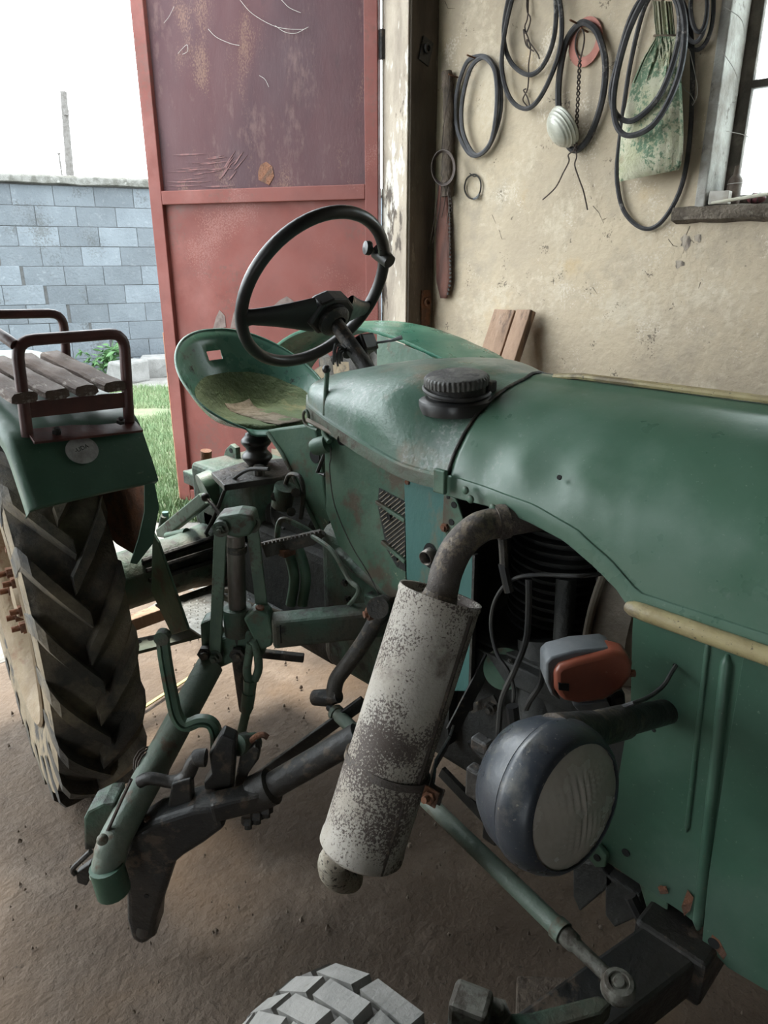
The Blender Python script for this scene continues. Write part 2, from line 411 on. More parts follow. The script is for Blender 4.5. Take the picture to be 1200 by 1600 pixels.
slab('wall_right', 'plaster', [(XW, XW + .24, -4.5, .35, 0, 3.6), (XW, XW + .24, 1.33, 2.79, 0, 3.6), (XW, XW + .24, .35, 1.33, 0, 1.78), (XW, XW + .24, .35, 1.33, 2.78, 3.6)])
slab('wall_front', 'low_bounce_wall', [(-4.2, -2.6, 2.79, 2.99, 0, 3.6), (-2.6, XW + .24, 2.79, 2.99, 3.3, 3.6)])  # opening made wider on its unseen side to let in more daylight
slab('wall_left', 'low_bounce_wall', [(-4.2, -4.0, -4.5, -2.1, 0, 3.6), (-4.2, -4.0, -1.0, 2.99, 0, 3.6), (-4.2, -4.0, -2.1, -1.0, 2.1, 3.6)])  # doorway added in this unseen wall to light the tractor's near side
slab('wall_back', 'low_bounce_wall', [(-4.2, XW + .24, -4.7, -4.5, 0, 3.6)])
slab('ceiling', 'roof_board', [(-4.2, XW + .24, -4.7, 2.99, 3.6, 3.7)])

wr_ = bpy.data.objects['wall_right']
random.seed(17)
for pts in ([(1078, 352), (1070, 368), (1072, 380), (1066, 398)], [(1086, 380), (1080, 376), (1074, 384)], [(925, 320), (936, 330), (945, 348)], [(940, 345), (948, 340)], [(778, 360), (784, 372), (790, 374)], [(1046, 372), (1052, 382), (1060, 384)], [(870, 495), (873, 500)], [(928, 448), (934, 458)], [(1095, 440), (1090, 452)], [(695, 0), (700, 14), (712, 12)], [(770, 335), (775, 350)]):
    q = [at(u + random.uniform(-2, 2), v + random.uniform(-2, 2), X=XW) for u, v in pts]
    MB().tube(q, [.0018] + [.0014] * (len(q) - 2) + [.0007], 5).build('crack', 'sill_dirty', wr_)
for u, v, r in ((1072, 378, .03), (1062, 412, .022), (1090, 372, .02)):
    c = at(u, v, X=XW); MB().add([c + V((-.0015, r * math.cos(t) * random.uniform(.5, 1.1), r * math.sin(t) * random.uniform(.5, 1.3))) for t in np.linspace(0, 6.28, 11, endpoint=False)], [tuple(range(11))]).build('plaster_flake', 'post_lit_and_flake', wr_, smooth=False)

# post of the gateway
post = MB().lim(2.95, XW + .24, 2.79, 2.99, 0, 3.3).build('trim_1', 'post_shaded', smooth=False, bevel=.006)
struct(post)
MB().lim(2.938, 2.951, 2.80, 2.985, 0, 3.29).build('plank', 'post_lit_and_flake', post, smooth=False, bevel=.003)  # thin skin carrying the painted daylight on the post's outer side
for z in (2.66, 1.33):                                       # iron gate pintles on the post
    c = at(665, 80 if z > 2 else 475, Y=2.785)
    b = MB().box(c, (.075, .012, .11), Matrix.Rotation(.3 if z > 2 else 0, 3, 'Y'))
    if z < 2: b.box(c - V((0, 0, .02)), (.07, .008, .19))
    b.tube([c + V((.018 * math.cos(t), -.012 - .004, .018 * math.sin(t) + .01)) for t in np.linspace(0, 6.28, 13)], .007, 8)
    b.build('hinge_plate', 'rust' if z < 2 else 'black_iron', post)

# ---- gate leaf standing open
HG, EG = V((2.925, 2.99, 0)), V((2.29, 4.30, 0))
dd = (EG - HG).normalized(); dn = V((-dd.y, dd.x, 0)); dn = dn if dn.dot(-HG) > 0 else -dn
DW = (EG - HG).length; DT = 3.3
def door_pt(s, z, off=0.): return HG + dd * s + V((0, 0, z)) + dn * off
def on_door(u, v, off=.0):
    r, f = ray(u, v); t = (HG + dn * off).dot(dn) / r.dot(dn) if False else ((HG - V((0, 0, EYE)) + dn * off).dot(dn)) / (r.dot(dn))
    return V((0, 0, EYE)) + r * t
db = MB()
for s0, s1 in ((DW - .085, DW), (0, .075)):
    db.bar(door_pt((s0 + s1) / 2, .03), door_pt((s0 + s1) / 2, DT), s1 - s0, .05, dd)
for z in (.07, 1.935, DT - .03):
    db.bar(door_pt(.075, z), door_pt(DW - .085, z), .05, .075, dn)
door = struct(db.build('door_1', 'door_red', smooth=False, bevel=.004))
door['label'] = 'red metal gate leaf standing open, purple upper panel, flaking paint'
for z0, z1, m in ((.1, 1.9, 'door_red'), (1.97, DT - .05, 'door_purple')):
    MB().prism([door_pt(.07, z0, -.012), door_pt(DW - .08, z0, -.012), door_pt(DW - .08, z1, -.012), door_pt(.07, z1, -.012)], dn * .006).build('panel', m, door, smooth=False)
MB().bar(door_pt(DW + .003, .04), door_pt(DW + .003, 1.15), .006, .05, dd).build('edge_strip', 'door_edge_lit', door, smooth=False)  # strip added for the painted sunlight on the leaf's free edge
MB().cyl(door_pt(-.015, 2.55, 0), door_pt(-.015, 2.68, 0), .014).build('hinge', 'black_iron', door)
random.seed(3)
def patch(name, m, pts, off=-.0045, jag=4):
    pts = [on_door(u + random.uniform(-jag, jag), v + random.uniform(-jag, jag), off) for u, v in pts]
    MB().prism(pts, dn * .0012).build(name, m, door, smooth=False)
patch('paint_flake', 'flaked_primer', [(362, 513), (366, 488), (378, 470), (386, 478), (392, 492), (384, 510)])
patch('paint_flake', 'flaked_primer', [(410, 500), (424, 482), (436, 468), (448, 462), (458, 472), (452, 486), (440, 494), (426, 500)], jag=2)
patch('paint_flake', 'flaked_primer', [(330, 515), (336, 492), (344, 482), (352, 490), (350, 514)])
patch('rust_patch', 'rust', [(405, 282), (402, 268), (407, 258), (416, 253), (426, 260), (428, 274), (420, 288)], jag=1.5)
for k in range(26):
    if k < 18: u0, v0 = random.uniform(256, 330), random.uniform(240, 292); u1, v1 = u0 + random.uniform(25, 60), v0 - random.uniform(0, 6)
    else: u0, v0 = random.uniform(340, 366), random.uniform(258, 285); u1, v1 = u0 + random.uniform(12, 24), v0 - random.uniform(14, 30)
    w = random.uniform(.5, 1.6); d_ = math.hypot(u1 - u0, v1 - v0); nx_, ny_ = -(v1 - v0) / d_ * w, (u1 - u0) / d_ * w
    patch('paint_smear', 'paint_smear', [(u0, v0), (u0 * .7 + u1 * .3 + nx_, v0 * .7 + v1 * .3 + ny_), (u1, v1), (u0 * .6 + u1 * .4 - nx_, v0 * .6 + v1 * .4 - ny_)], jag=.3)
for pts in ([(375, 0), (395, 22), (432, 42), (470, 46), (482, 42)], [(325, 45), (338, 58), (360, 68), (374, 71)], [(256, 36), (264, 26), (272, 10)], [(405, 118), (414, 124), (420, 136)], [(285, 85), (293, 80), (292, 70), (283, 78), (278, 84)], [(440, 0), (452, 12), (470, 20)], [(430, 40), (445, 50), (462, 52), (478, 44)]):
    MB().tube(spline([on_door(u, v, .004) for u, v in pts], 5), .0011, 5).build('cobweb', 'cobweb', door)

# ---- window
wf = MB()
X1 = XW + .17
for y in (1.30, .38, .84): wf.lim(X1, X1 + .05, y - .03, y + .03, 1.80, 2.78)
for z in (1.82, 2.75): wf.lim(X1 + .001, X1 + .049, .36, 1.32, z - .025, z + .025)
zt = at(1185, 130, X=X1).z
wf.lim(X1 + .002, X1 + .045, .36, 1.32, zt - .015, zt + .015)
win = struct(wf.build('window_1', 'window_frame', smooth=False, bevel=.004))
for y0, y1 in ((.41, .81), (.87, 1.27)):
    for z0, z1 in ((1.845, zt - .015), (zt + .015, 2.725)):
        MB().lim(X1 + .02, X1 + .024, y0, y1, z0, z1).build('pane', 'pane', win, smooth=False)
# lime-washed splay of the opening
MB().lim(XW - .012, X1, 1.318, 1.36, 1.79, 2.76).build('reveal', 'reveal_white', win, smooth=False, bevel=.006)
sb = MB(); rows = []
for i in range(25):
    y = 1.43 - i * 1.2 / 24; r = []
    for x, z in ((XW + .17, 1.80), (XW + .02, 1.80), (XW - .05, 1.795), (XW - .06, 1.775), (XW - .055, 1.745), (XW, 1.735), (XW + .02, 1.735)):
        n_ = noise.noise(V((x * 30, y * 14, z * 30))) * .007
        r.append(V((x + n_, y, z + n_)))
    rows.append(r)
sb.grid(rows); sb.add(rows[0], [tuple(range(7))])
struct(sb.build('trim_2', 'sill_dirty', ang=60))

# ---- things on the sill
b = MB(); p = at(1128, 300, X=XW + .04)
b.box((XW + .03, p.y, 1.828), (.055, .075, .05), Matrix.Rotation(.15, 3, 'Z'))
tag(b.build('small_box', 'box_white', smooth=False, bevel=.003), 'small white cardboard box on the window sill, left end', 'box')
p = at(1152, 260, X=XW + .10)
b = MB().lathe([(0, 0), (.026, 0), (.028, .01), (.028, .09), (.026, .10), (.012, .118), (.011, .15), (0, .15)], (XW + .10, p.y, 1.80), (.05, 0, 1), 18)
bo = b.build('bottle', 'bottle_brown'); tag(bo, 'dusty brown bottle wrapped in cobweb standing on the window sill', 'bottle')
MB().tube([V((XW + .10 + .0285 * math.cos(t) + .004, p.y + .0285 * math.sin(t), 1.88 + t * .001)) for t in np.linspace(0, 6.28, 24)], .0015, 5).build('cord', 'cobweb', bo)
p0, p1 = at(1112, 316, X=XW - .03), at(1200, 296, X=XW - .0)
b = MB().tube([V((XW - .03, p0.y, 1.806)), V((XW - .01, p1.y, 1.83)), V((XW + .01, p1.y - .25, 1.875))], [.006, .007, .006], 8)
tag(b.build('stick', 'stick_white'), 'thin white stick lying along the window sill', 'stick')
p = at(1185, 292, X=XW + .07)
b = MB().sphere((XW + .07, p.y, 1.822), .028, sc=(.9, 1.3, .75))
kn = b.build('cable_reel', 'dark_red')
for k in (-1, 1): MB().tube([V((XW + .07 + .026 * math.cos(t), p.y + k * .012, 1.822 + .021 * math.sin(t))) for t in np.linspace(0, 6.28, 20)], .002, 5).build('band', 'black_plastic', kn)
tag(kn, 'dark red banded lump on the sill behind the white stick', 'reel')

# ================================================================== THE YARD
yb = MB(); rows = []
for j in range(41):
    rows.append([V((-40 + 100 * i / 40, 2.995 + (j / 40) ** 2 * 80, -.012)) for i in range(41)])
yb.grid(rows); struct(yb.build('ground', 'yard_gravel', smooth=False))
struct(MB().lim(-14, -4.2, -14, 2.995, -.05, -.015).build('yard_side', 'yard_gravel', smooth=False))

W0 = at(120, 590, Z=0)
wd = (FWD * math.cos(math.radians(65)) + RGT * math.sin(math.radians(65))).normalized()
wn_ = V((-wd.y, wd.x, 0)); wn_ = wn_ if wn_.dot(-W0) > 0 else -wn_
rotw = math.atan2(wd.y, wd.x)
HB, LB, NC = .25, .50, 10
core = MB().bar(W0 + wd * -6 - wn_ * .115 + V((0, 0, NC * HB / 2)), W0 + wd * 7 - wn_ * .115 + V((0, 0, NC * HB / 2)), NC * HB, .15, (0, 0, 1)).build('boundary_wall', 'mortar', smooth=False)
struct(core); core['label'] = 'grey concrete block boundary wall with stepped crack'
bw = .02
proto = None
crack0 = None
for c in range(NC):
    z = HB * (NC - c - .5)
    sh = (c % 2) * .25
    sc_ = -1.55 + .25 * c                                   # the stepped crack runs down to the right
    k0 = -11
    for k in range(-10, 10):
        s0 = k * LB + sh
        gap = .035 if s0 + .25 > sc_ else 0.
        drop = -.012 if gap else 0.
        if random.random() < .12 and not gap: gap += .004
        loc = W0 + wd * (s0 + .25 + gap) + V((0, 0, z + drop)) + wn_ * random.uniform(-.045, -.037)
        sc = (.992 - random.uniform(0, .006), 1, .980)
        if proto is None:
            bb = MB(); bb.box((0, 0, 0), (LB, .02, HB))
            proto = bb.build('block', 'block_grey', core, smooth=False, bevel=.006, origin=(0, 0, 0))
            proto.location = loc - WL[core.name]; WL[proto.name] = loc; proto.rotation_euler = (0, 0, rotw); proto.scale = sc
        else: clone(proto, loc, core, (0, 0, rotw), sc)
cb = MB(); rows = []
prof = [(-.30, 0), (-.30, .08), (-.28, .11), (-.15, .12), (.02, .11), (.05, .08), (.05, .01), (.03, 0)]
for i in range(60):
    s = -6 + 13 * i / 59; r = []
    for a, z in prof:
        n_ = noise.noise(V((s * 3, a * 9, z * 9))) * .02
        r.append(W0 + wd * s + wn_ * (a + n_) + V((0, 0, NC * HB + z + n_)))
    rows.append(r)
cb.grid(rows, closed_u=True); cb.build('coping', 'coping_mossy', core, ang=50)

# stones at the wall foot
random.seed(11)
for (u, v), s, rz, lab in (((212, 590), (.52, .34, .30), .2, 'pale squarish stone block lying at the foot of the boundary wall, in front'), ((237, 583), (.42, .3, .30), -.5, 'grey angular stone leaning behind the pale block at the boundary wall'), ((250, 580), (.30, .3, .32), .4, 'small stone at the boundary wall beside the gate leaf edge')):
    p = at(u, v, Z=0) + wn_ * .30 - wd * .1 + (V((0, 0, 0)) if u < 220 else wd * (.14 if u < 240 else .42)); b = MB().box(p + V((0, 0, s[2] / 2 - .01)), s, Matrix.Rotation(rz, 3, 'Z') @ Matrix.Rotation(.1, 3, 'X'))
    b.v = [q + V((random.uniform(-.04, .04), random.uniform(-.04, .04), random.uniform(-.03, .02))) for q in b.v]
    tag(b.build('stone_block', 'stone_pale', smooth=False, bevel=.03), lab, 'stone')

# grass
gb = MB(); random.seed(5)
for i in range(26000):
    if i % 3:                                               # the strip seen between fender and gate
        f = random.uniform(4.3, 9.3); l = f * random.uniform(-.42, -.20)
    else:
        f = random.uniform(4.4, 9.4); l = random.uniform(-6, .5)
    p = FWD * f + RGT * l
    if p.y < 3.35 or noise.noise(V((p.x * 1.3, p.y * 1.3, 2))) < -.42: continue
    h = random.uniform(.035, .085); a = random.uniform(0, 6.28); w = random.uniform(.004, .008)
    d = V((math.cos(a), math.sin(a), 0)); t = V((random.uniform(-.6, .6), random.uniform(-.6, .6), 1)) * h
    gb.add([p - d * w + V((0, 0, -.012)), p + d * w + V((0, 0, -.012)), p + t], [(0, 1, 2)])
g = gb.build('grass', 'grass', smooth=False, keep=True); g['kind'] = 'stuff'; g['label'] = 'short green grass in the yard beyond the shed'; g['category'] = 'grass'
sb = MB(); q = []
for f, l0, l1 in ((4.3, -1.9, -.2), (5.5, -3.5, .3), (7, -4.6, .3), (8.6, -5.8, .3), (9.2, -6.2, -.2)):
    q.append([FWD * f + RGT * l0 + V((0, 0, -.008)), FWD * f + RGT * l1 + V((0, 0, -.008))])
sb.grid(q); struct(sb.build('lawn', 'grass_soil', smooth=False))

# weed by the wall
wr = W0 + wd * .42 + wn_ * .32 + V((0, 0, -.012))
weed = empty('weed', wr); tag(weed, 'leafy green weed growing at the foot of the boundary wall', 'plant')
st = MB(); random.seed(9); lp = None
tips = []
for i in range(14):
    a = random.uniform(0, 6.28); sp = random.uniform(.08, .42); h = random.uniform(.25, .60)
    p1 = wr + V((math.cos(a) * sp * .5, math.sin(a) * sp * .5, h * .6)); p2 = wr + V((math.cos(a) * sp, math.sin(a) * sp, h))
    st.tube(spline([wr, p1, p2], 4), [.006] * 4 + [.004] * 5, 5); tips.append((wr, p1, p2))
st.build('stem', 'leaf', weed)
for a, b1, c in tips:
    for k in range(12):
        t = random.uniform(.3, 1.0); p = (a.lerp(b1, t * 2) if t < .5 else b1.lerp(c, t * 2 - 1)) + V((random.uniform(-.05, .05), random.uniform(-.05, .05), random.uniform(-.03, .04)))
        ro = (random.uniform(-.9, .9), random.uniform(-.9, .9), random.uniform(0, 6.28))
        if lp is None:
            lb = MB().add([V((0, 0, 0)), V((.02, .03, .006)), V((.018, .07, .0)), V((0, .11, -.012)), V((-.018, .07, 0)), V((-.02, .03, .006)), V((0, .04, -.004))], [(0, 1, 6), (1, 2, 6), (2, 3, 6), (3, 4, 6), (4, 5, 6), (5, 0, 6)])
            lp = lb.build('leaf', 'leaf', weed, origin=(0, 0, 0), keep=True); lp.location = p - wr; lp.rotation_euler = ro
        else: clone(lp, p, weed, ro, (random.uniform(.8, 1.4),) * 3)

# poles beyond the wall
p0, p1 = at(109, 268, D=30), at(99, 143, D=30)
d = (p1 - p0); b = MB().tube([p0 - d * ((p0.z + .05) / d.z), p0, p1], [.17, .15, .12], 10)
pole = b.build('utility_pole', 'pole_wood'); tag(pole, 'tall weathered wooden utility pole beyond the boundary wall', 'pole')
q = at(103, 175, D=29.9); MB().box(q, (.16, .16, .22)).build('bracket', 'pole_wood', pole, smooth=False)
MB().tube(spline([p1 + V((0, 0, -.1)), at(140, 135, D=31), at(215, 90, D=33), at(420, -20, D=36)], 6), .012, 5).build('cable', 'grey_plastic', pole)
p0, p1 = at(96, 268, D=40), at(92, 240, D=40)
b = MB().tube([p0 - (p1 - p0) * ((p0.z + .05) / (p1 - p0).z), p1], [.07, .05], 8); b.box(p1, (.12, .12, .08))
tag(b.build('utility_pole', 'pole_wood'), 'short thin pole top peeking over the wall left of the tall pole', 'pole')

# ================================================================== THINGS HUNG ON THE WALL
def wall_loop(pxs, X, n=6, spread=0.):
    pts = []
    for i, (u, v) in enumerate(pxs): pts.append(at(u, v, X=X - spread * math.sin(i * 1.7)))
    return spline(pts, n, True)
def hang(name, m, loops, X, r, label, cat, group=None, seg=6):
    b = MB()
    for i, lp in enumerate(loops): b.tube(wall_loop(lp, X - i * r * 2.1), r, seg, closed=True)
    return tag(b.build(name, m), label, cat, group)
def nail(X0, p, parent, l=.09):
    MB().tube([V((XW + .01, p.y, p.z)), V((XW - l, p.y, p.z + .004))], .004, 6).build('nail', 'rust', parent)

h = hang('drive_belt', 'belt_grey', [[(748, 88), (728, 100), (713, 150), (714, 200), (730, 236), (746, 243), (766, 225), (782, 175), (780, 120), (765, 93)],
    [(750, 91), (734, 110), (722, 160), (723, 205), (738, 238), (752, 240), (768, 218), (776, 165), (774, 115), (763, 94)]], XW - .02, .0105,
    'grey rubber belt in a double oval loop, leftmost belt on the wall', 'drive belt', 'belts on the wall')
nail(XW, at(748, 93, X=XW), h)
h = hang('drive_belt', 'belt_black', [[(835, -75), (800, -20), (787, 50), (797, 95), (825, 117), (850, 100), (867, 50), (865, -20)],
    [(840, -80), (803, -10), (784, 90), (795, 150), (823, 170), (850, 142), (876, 70), (872, -10)]], XW - .03, .0105,
    'tall black belt with two loops hanging beside the twisted wire', 'drive belt', 'belts on the wall')
nail(XW, at(838, -70, X=XW), h)
h = hang('drive_belt', 'belt_black', [[(905, 38), (885, 65), (874, 120), (873, 170), (880, 210), (897, 235), (920, 215), (940, 160), (946, 100), (935, 55), (920, 38)]], XW - .03, .014,
    'thick black belt hanging over the pink ring', 'drive belt', 'belts on the wall')
nail(XW, at(908, 40, X=XW), h)
h = hang('drive_belt', 'belt_black', [[(1015, -15), (985, 30), (962, 110), (955, 150), (964, 180), (990, 188), (1030, 150), (1057, 80), (1062, 20), (1045, -15)],
    [(1020, -20), (982, 50), (960, 140), (963, 195), (985, 212), (1025, 190), (1060, 120), (1070, 40), (1052, -20)]], XW - .16, .0115,
    'black belt looped twice around the hanging sack', 'drive belt', 'belts on the wall')
nail(XW, at(1035, -12, X=XW - .16), h, .2)
h = hang('drive_belt', 'belt_black', [[(1040, -15), (1065, 0), (1081, 70), (1079, 200), (1065, 290), (1035, 345), (1005, 357), (975, 330), (964, 280), (968, 220), (985, 100), (1010, 5)]], XW - .022, .0095,
    'long thin black belt hanging behind the sack below its bottom', 'drive belt', 'belts on the wall')
nail(XW, at(1040, -12, X=XW), h)
for k, (ru, rv, du, m, lab) in enumerate(((27, 70, 0, 'belt_black', 'outermost of the small black belts clustered beside the window'), (20, 58, -3, 'belt_grey', 'middle belt of the small cluster beside the window'), (13, 42, 4, 'belt_black', 'innermost belt of the small cluster beside the window'))):
    lp = [(1088 + du + ru * math.cos(t), 8 + rv * math.sin(t)) for t in np.linspace(0, 2 * math.pi, 12, endpoint=False)]
    h = hang('drive_belt', m, [lp], XW - .03 - .022 * k, .008, lab, 'drive belt', 'belts on the wall')
    nail(XW, at(1088 + du, 8 - rv, X=XW - .03 - .022 * k), h, .1)
h = hang('wire_ring', 'wire_dark', [[(738, 273), (729, 280), (726, 296), (732, 308), (742, 310), (750, 300), (751, 284), (745, 274)]], XW - .012, .0042,
    'small dark ring of wire hung alone below the leftmost belt', 'wire ring')
MB().tube([at(734, 271, X=XW - .02), at(741, 276, X=XW - .02), at(746, 275, X=XW - .01), V((XW + .01, at(746, 275, X=XW).y, at(746, 275, X=XW).z))], .0028, 6).build('hook', 'wire_dark', h)
MB().tube([at(740, 311, X=XW - .02), at(746, 309, X=XW - .02), at(749, 303, X=XW - .02)], .006, 6).build('clip', 'grey_plastic', h)

# pink ring gasket
c0, cx, cy = at(915, 66, X=XW - .012), at(941, 66, X=XW - .012), at(915, 27, X=XW - .012)
ro_y, ro_z = (c0 - cx).y, (cy - c0).z
b = MB(); rows = []
for k in range(40):
    t = 2 * math.pi * k / 40; q = []
    for s, x in ((1, 0), (1, -.004), (.64, -.004), (.64, 0)): q.append(c0 + V((x, math.cos(t) * ro_y * s, math.sin(t) * ro_z * s * (1 if s == 1 else .98) + (0 if s == 1 else .004))))
    rows.append(q)
b.grid(rows, True, True)
tag(b.build('ring_gasket', 'gasket_pink', ang=30), 'flat pink ring gasket hanging on the wall behind the thick belt', 'gasket')

# wires
b = MB(); W1 = XW - .055
b.tube(spline([at(u, v, X=W1) for u, v in ((906, 95), (899, 75), (902, 52), (910, 46), (913, 62), (908, 88), (905, 100))], 5), .0035, 6)
for ph in (0, math.pi):
    pts = []
    for k in range(60):
        t = k / 59; p = at(906 - 7 * t, 95 + 140 * t, X=W1); pts.append(p + V((.006 * math.sin(t * 50 + ph), .006 * math.cos(t * 50 + ph), 0)))
    b.tube(pts, .0035, 6)
b.tube(spline([at(u, v, X=W1) for u, v in ((898, 235), (888, 242), (889, 252), (880, 270), (868, 293), (848, 312))], 5), .0032, 6)
b.tube(spline([at(u, v, X=W1) for u, v in ((899, 235), (901, 245), (898, 258), (905, 280), (912, 300), (918, 328))], 5), .0032, 6)
hw = b.build('twisted_wire', 'wire_rusty'); tag(hw, 'twisted rusty wire with two splayed ends holding the pale glass', 'wire'); nail(XW, at(908, 46, X=W1), hw, .06)
b = MB(); W2 = XW - .018
b.tube(spline([at(u, v, X=W2) for u, v in ((825, -70), (825, 20), (820, 42), (826, 62), (829, 78), (826, 100), (826, 120), (824, 140), (817, 155), (823, 165), (828, 172), (826, 158), (822, 148), (818, 141), (822, 139))], 4), .0032, 6)
b.tube(spline([at(u, v, X=W2 - .008) for u, v in ((827, -70), (823, 10), (829, 30), (822, 52), (818, 46), (822, 70), (834, 80), (826, 74), (823, 62), (830, 70), (840, 84), (843, 92))], 4), .0032, 6)
hw = b.build('twisted_wire', 'wire_rusty'); tag(hw, 'rusty wire hanging inside the tall two-looped belt', 'wire'); nail(XW, at(826, -70, X=W2), hw, .04)

# pale ribbed glass dome
cg = at(876, 202, X=XW - .09); ax = V((-.62, .42, -.52)).normalized()
b = MB(); prof = []
for k in range(22):
    t = k / 21 * math.pi / 2; r = .088 * math.cos(t) ** .8 * (1 + .035 * math.sin(k * 2.4)); prof.append((max(r, 0), .075 * math.sin(t)))
b.lathe(prof, cg - ax * .03, ax, 32)
gl = b.build('lamp_glass', 'lens_shell', solid=.004, ang=70); tag(gl, 'pale ribbed lamp glass hung by wire on the wall', 'lamp glass')

# bark stick, leather strip and wire coil
b = MB(); pts = []; rs = []
for k in range(28):
    t = k / 27; p = at(698 + 2 * math.sin(t * 5) + 3 * t, 112 + 195 * t, X=XW - .035); pts.append(p); rs.append(.027 + .012 * noise.noise(V((t * 23, 1, 0))) + .006 * t)
b.tube(pts, rs, 10)
tag(b.build('bark_stick', 'bark_wood', ang=60), 'rough bark-covered stick hung upright beside the gate post', 'stick')
b = MB(); rows = []
for k in range(24):
    t = k / 23; w = (7 + 4 * math.sin(min(t * 1.6, 1) * 1.57)) * (1 if t < .85 else 1 - (t - .85) * 3.6); r = []
    for q in (-1, -.4, .4, 1): r.append(at(692 + 2 * t + q * w, 288 + 178 * t, X=XW - .028 - .008 * (1 - q * q)))
    rows.append(r)
b.grid(rows); ls = b.build('leather_strip', 'leather_red', solid=.008, ang=60)
tag(ls, 'long reddish leather strip hanging below the bark stick', 'strap')
tb = MB()
for k in range(26):
    t = .06 + k * .036; p = at(692 + 2 * t + 10.5 * (1 if t < .85 else 1 - (t - .85) * 3.6), 288 + 178 * t, X=XW - .04); tb.box(p, (.010, .010, .014), Matrix.Rotation(.5 * k, 3, 'X'))
tb.build('stitching', 'wire_dark', ls)
b = MB()
for k in range(4):
    b.tube(spline([at(693 + (16 + k * .8) * math.cos(t), 262 + (25 + k) * math.sin(t), X=XW - .075 - .005 * k) for t in np.linspace(0, 6.28, 12, endpoint=False)], 4, True), .004, 5, closed=True)
for u0, u1, v1 in ((686, 664, 412), (690, 676, 380), (694, 690, 340), (698, 702, 400), (700, 698, 350), (696, 706, 330)):
    b.tube(spline([at(u0, 284, X=XW - .08), at((u0 + u1) / 2 + 3, (284 + v1) / 2, X=XW - .06), at(u1, v1, X=XW - .05)], 5), .0022, 5)
b.tube(spline([at(u, v, X=XW - .075) for u, v in ((690, 236), (694, 190), (700, 150), (703, 118))], 5), .002, 5)
hc = b.build('wire_coil', 'wire_rusty'); tag(hc, 'coil of thin dark wire with trailing ends hung over the bark stick', 'wire coil'); nail(XW, at(703, 118, X=XW - .07), hc, .08)

# woven sack
b = MB(); rows = []
SK = [(2, 1020, 1050, .02), (30, 1022, 1053, .022), (52, 1024, 1055, .02), (57, 1024, 1056, .018), (64, 1021, 1058, .024), (92, 1004, 1063, .04), (130, 988, 1065, .055), (175, 976, 1067, .06), (215, 970, 1068, .06), (250, 967, 1067, .055), (275, 967, 1064, .035), (284, 968, 1060, .012)]
for v, u0, u1, dp in SK:
    r = []
    for k in range(40):
        t = 2 * math.pi * k / 40; cu = math.cos(t); u = (u0 + u1) / 2 + cu * (u1 - u0) / 2
        vv = v - (18 * (u - u0) / (u1 - u0) * max(0, (v - 150) / 130) if v > 150 else 0)
        x = XW - .085 - dp * math.sin(t) - .006 * math.sin(k * 2.5) * (1.6 if v < 130 else .5)
        r.append(at(u, vv, X=x))
    rows.append(r)
b.grid(rows, True); b.add(rows[-1], [tuple(range(40))]); b.add(rows[0], [tuple(range(40))])
sk = b.build('woven_sack', 'sack_weave', ang=60); tag(sk, 'green and white woven plastic sack tied at the neck, hung on the wall', 'sack')
MB().tube(spline([at(1040 + 17.5 * math.cos(t), 56, X=XW - .085 - .026 * math.sin(t)) for t in np.linspace(0, 6.28, 10, endpoint=False)], 3, True), .005, 6, closed=True).build('tie_cord', 'cord_brown', sk)
random.seed(4)
tb = MB()
for k in range(16):
    u = 1026 + 2 * k; tb.tube(spline([at(u, 57, X=XW - .113), at(u + random.uniform(-4, 6), 75, X=XW - .125), at(u + random.uniform(-8, 10), 62 + random.uniform(28, 45), X=XW - .13)], 4), .0022, 5)
tb.build('frayed_thread', 'sack_weave', sk)
MB().tube(spline([at(1035, 5, X=XW - .09), at(1036, -10, X=XW - .05), V((XW + .01, at(1036, -12, X=XW).y, at(1036, -12, X=XW).z))], 4), .006, 6).build('hanging_cord', 'cord_brown', sk)
# cobwebs strung between sack, belts and window
b = MB()
for pts in ([(1056, 115), (1070, 140), (1078, 146), (1086, 160)], [(1078, 80), (1090, 140), (1082, 165)], [(1128, 80), (1150, 115), (1152, 150)], [(1135, 205), (1160, 210), (1172, 216)], [(1130, 10), (1158, 30), (1164, 60)], [(1148, 150), (1150, 158), (1144, 160)], [(1060, 120), (1064, 200), (1068, 250)]):
    b.tube(spline([at(u, v, X=XW - .05) for u, v in pts], 5), .0013, 5)
cw = b.build('cobweb', 'cobweb'); cw['kind'] = 'stuff'; tag(cw, 'dusty cobweb strands between the sack and the window', 'cobweb')

# two planks leaning on the wall
for k, (u0, u1, lab) in enumerate(((777, 809, 'wider reddish plank leaning on the wall behind the bonnet, on the left'), (815, 838, 'narrow square plank leaning on the wall beside the wider one'))):
    t0, t1 = at(u0, 487 + 2 * k, X=XW - .035), at(u1, 488 + 2 * k, X=XW - .035)
    f0 = V((2.62, t0.y + .10, 0)); f1 = V((2.62, t1.y + .10, 0))
    t0.z = t1.z = (t0.z + t1.z) / 2
    dv = (t0 - f0).normalized(); nrm = (t1 - t0).cross(dv).normalized(); nrm = nrm if nrm.x < 0 else -nrm
    b = MB().prism([f0, f1, t1, t0], nrm * -(.028 if k == 0 else .05))
    b.v = [q + nrm * (.03 if k == 0 else .052) + V((random.uniform(-.002, .002), 0, random.uniform(0, .01) if q.z > .5 else 0)) for q in b.v]
    zmin = min(q.z for q in b.v); b.v = [V((q.x, q.y, q.z - zmin)) if q.z < .3 else q for q in b.v]
    tag(b.build('plank', 'plank', smooth=False, bevel=.004), lab, 'plank', 'planks leaning on the wall')

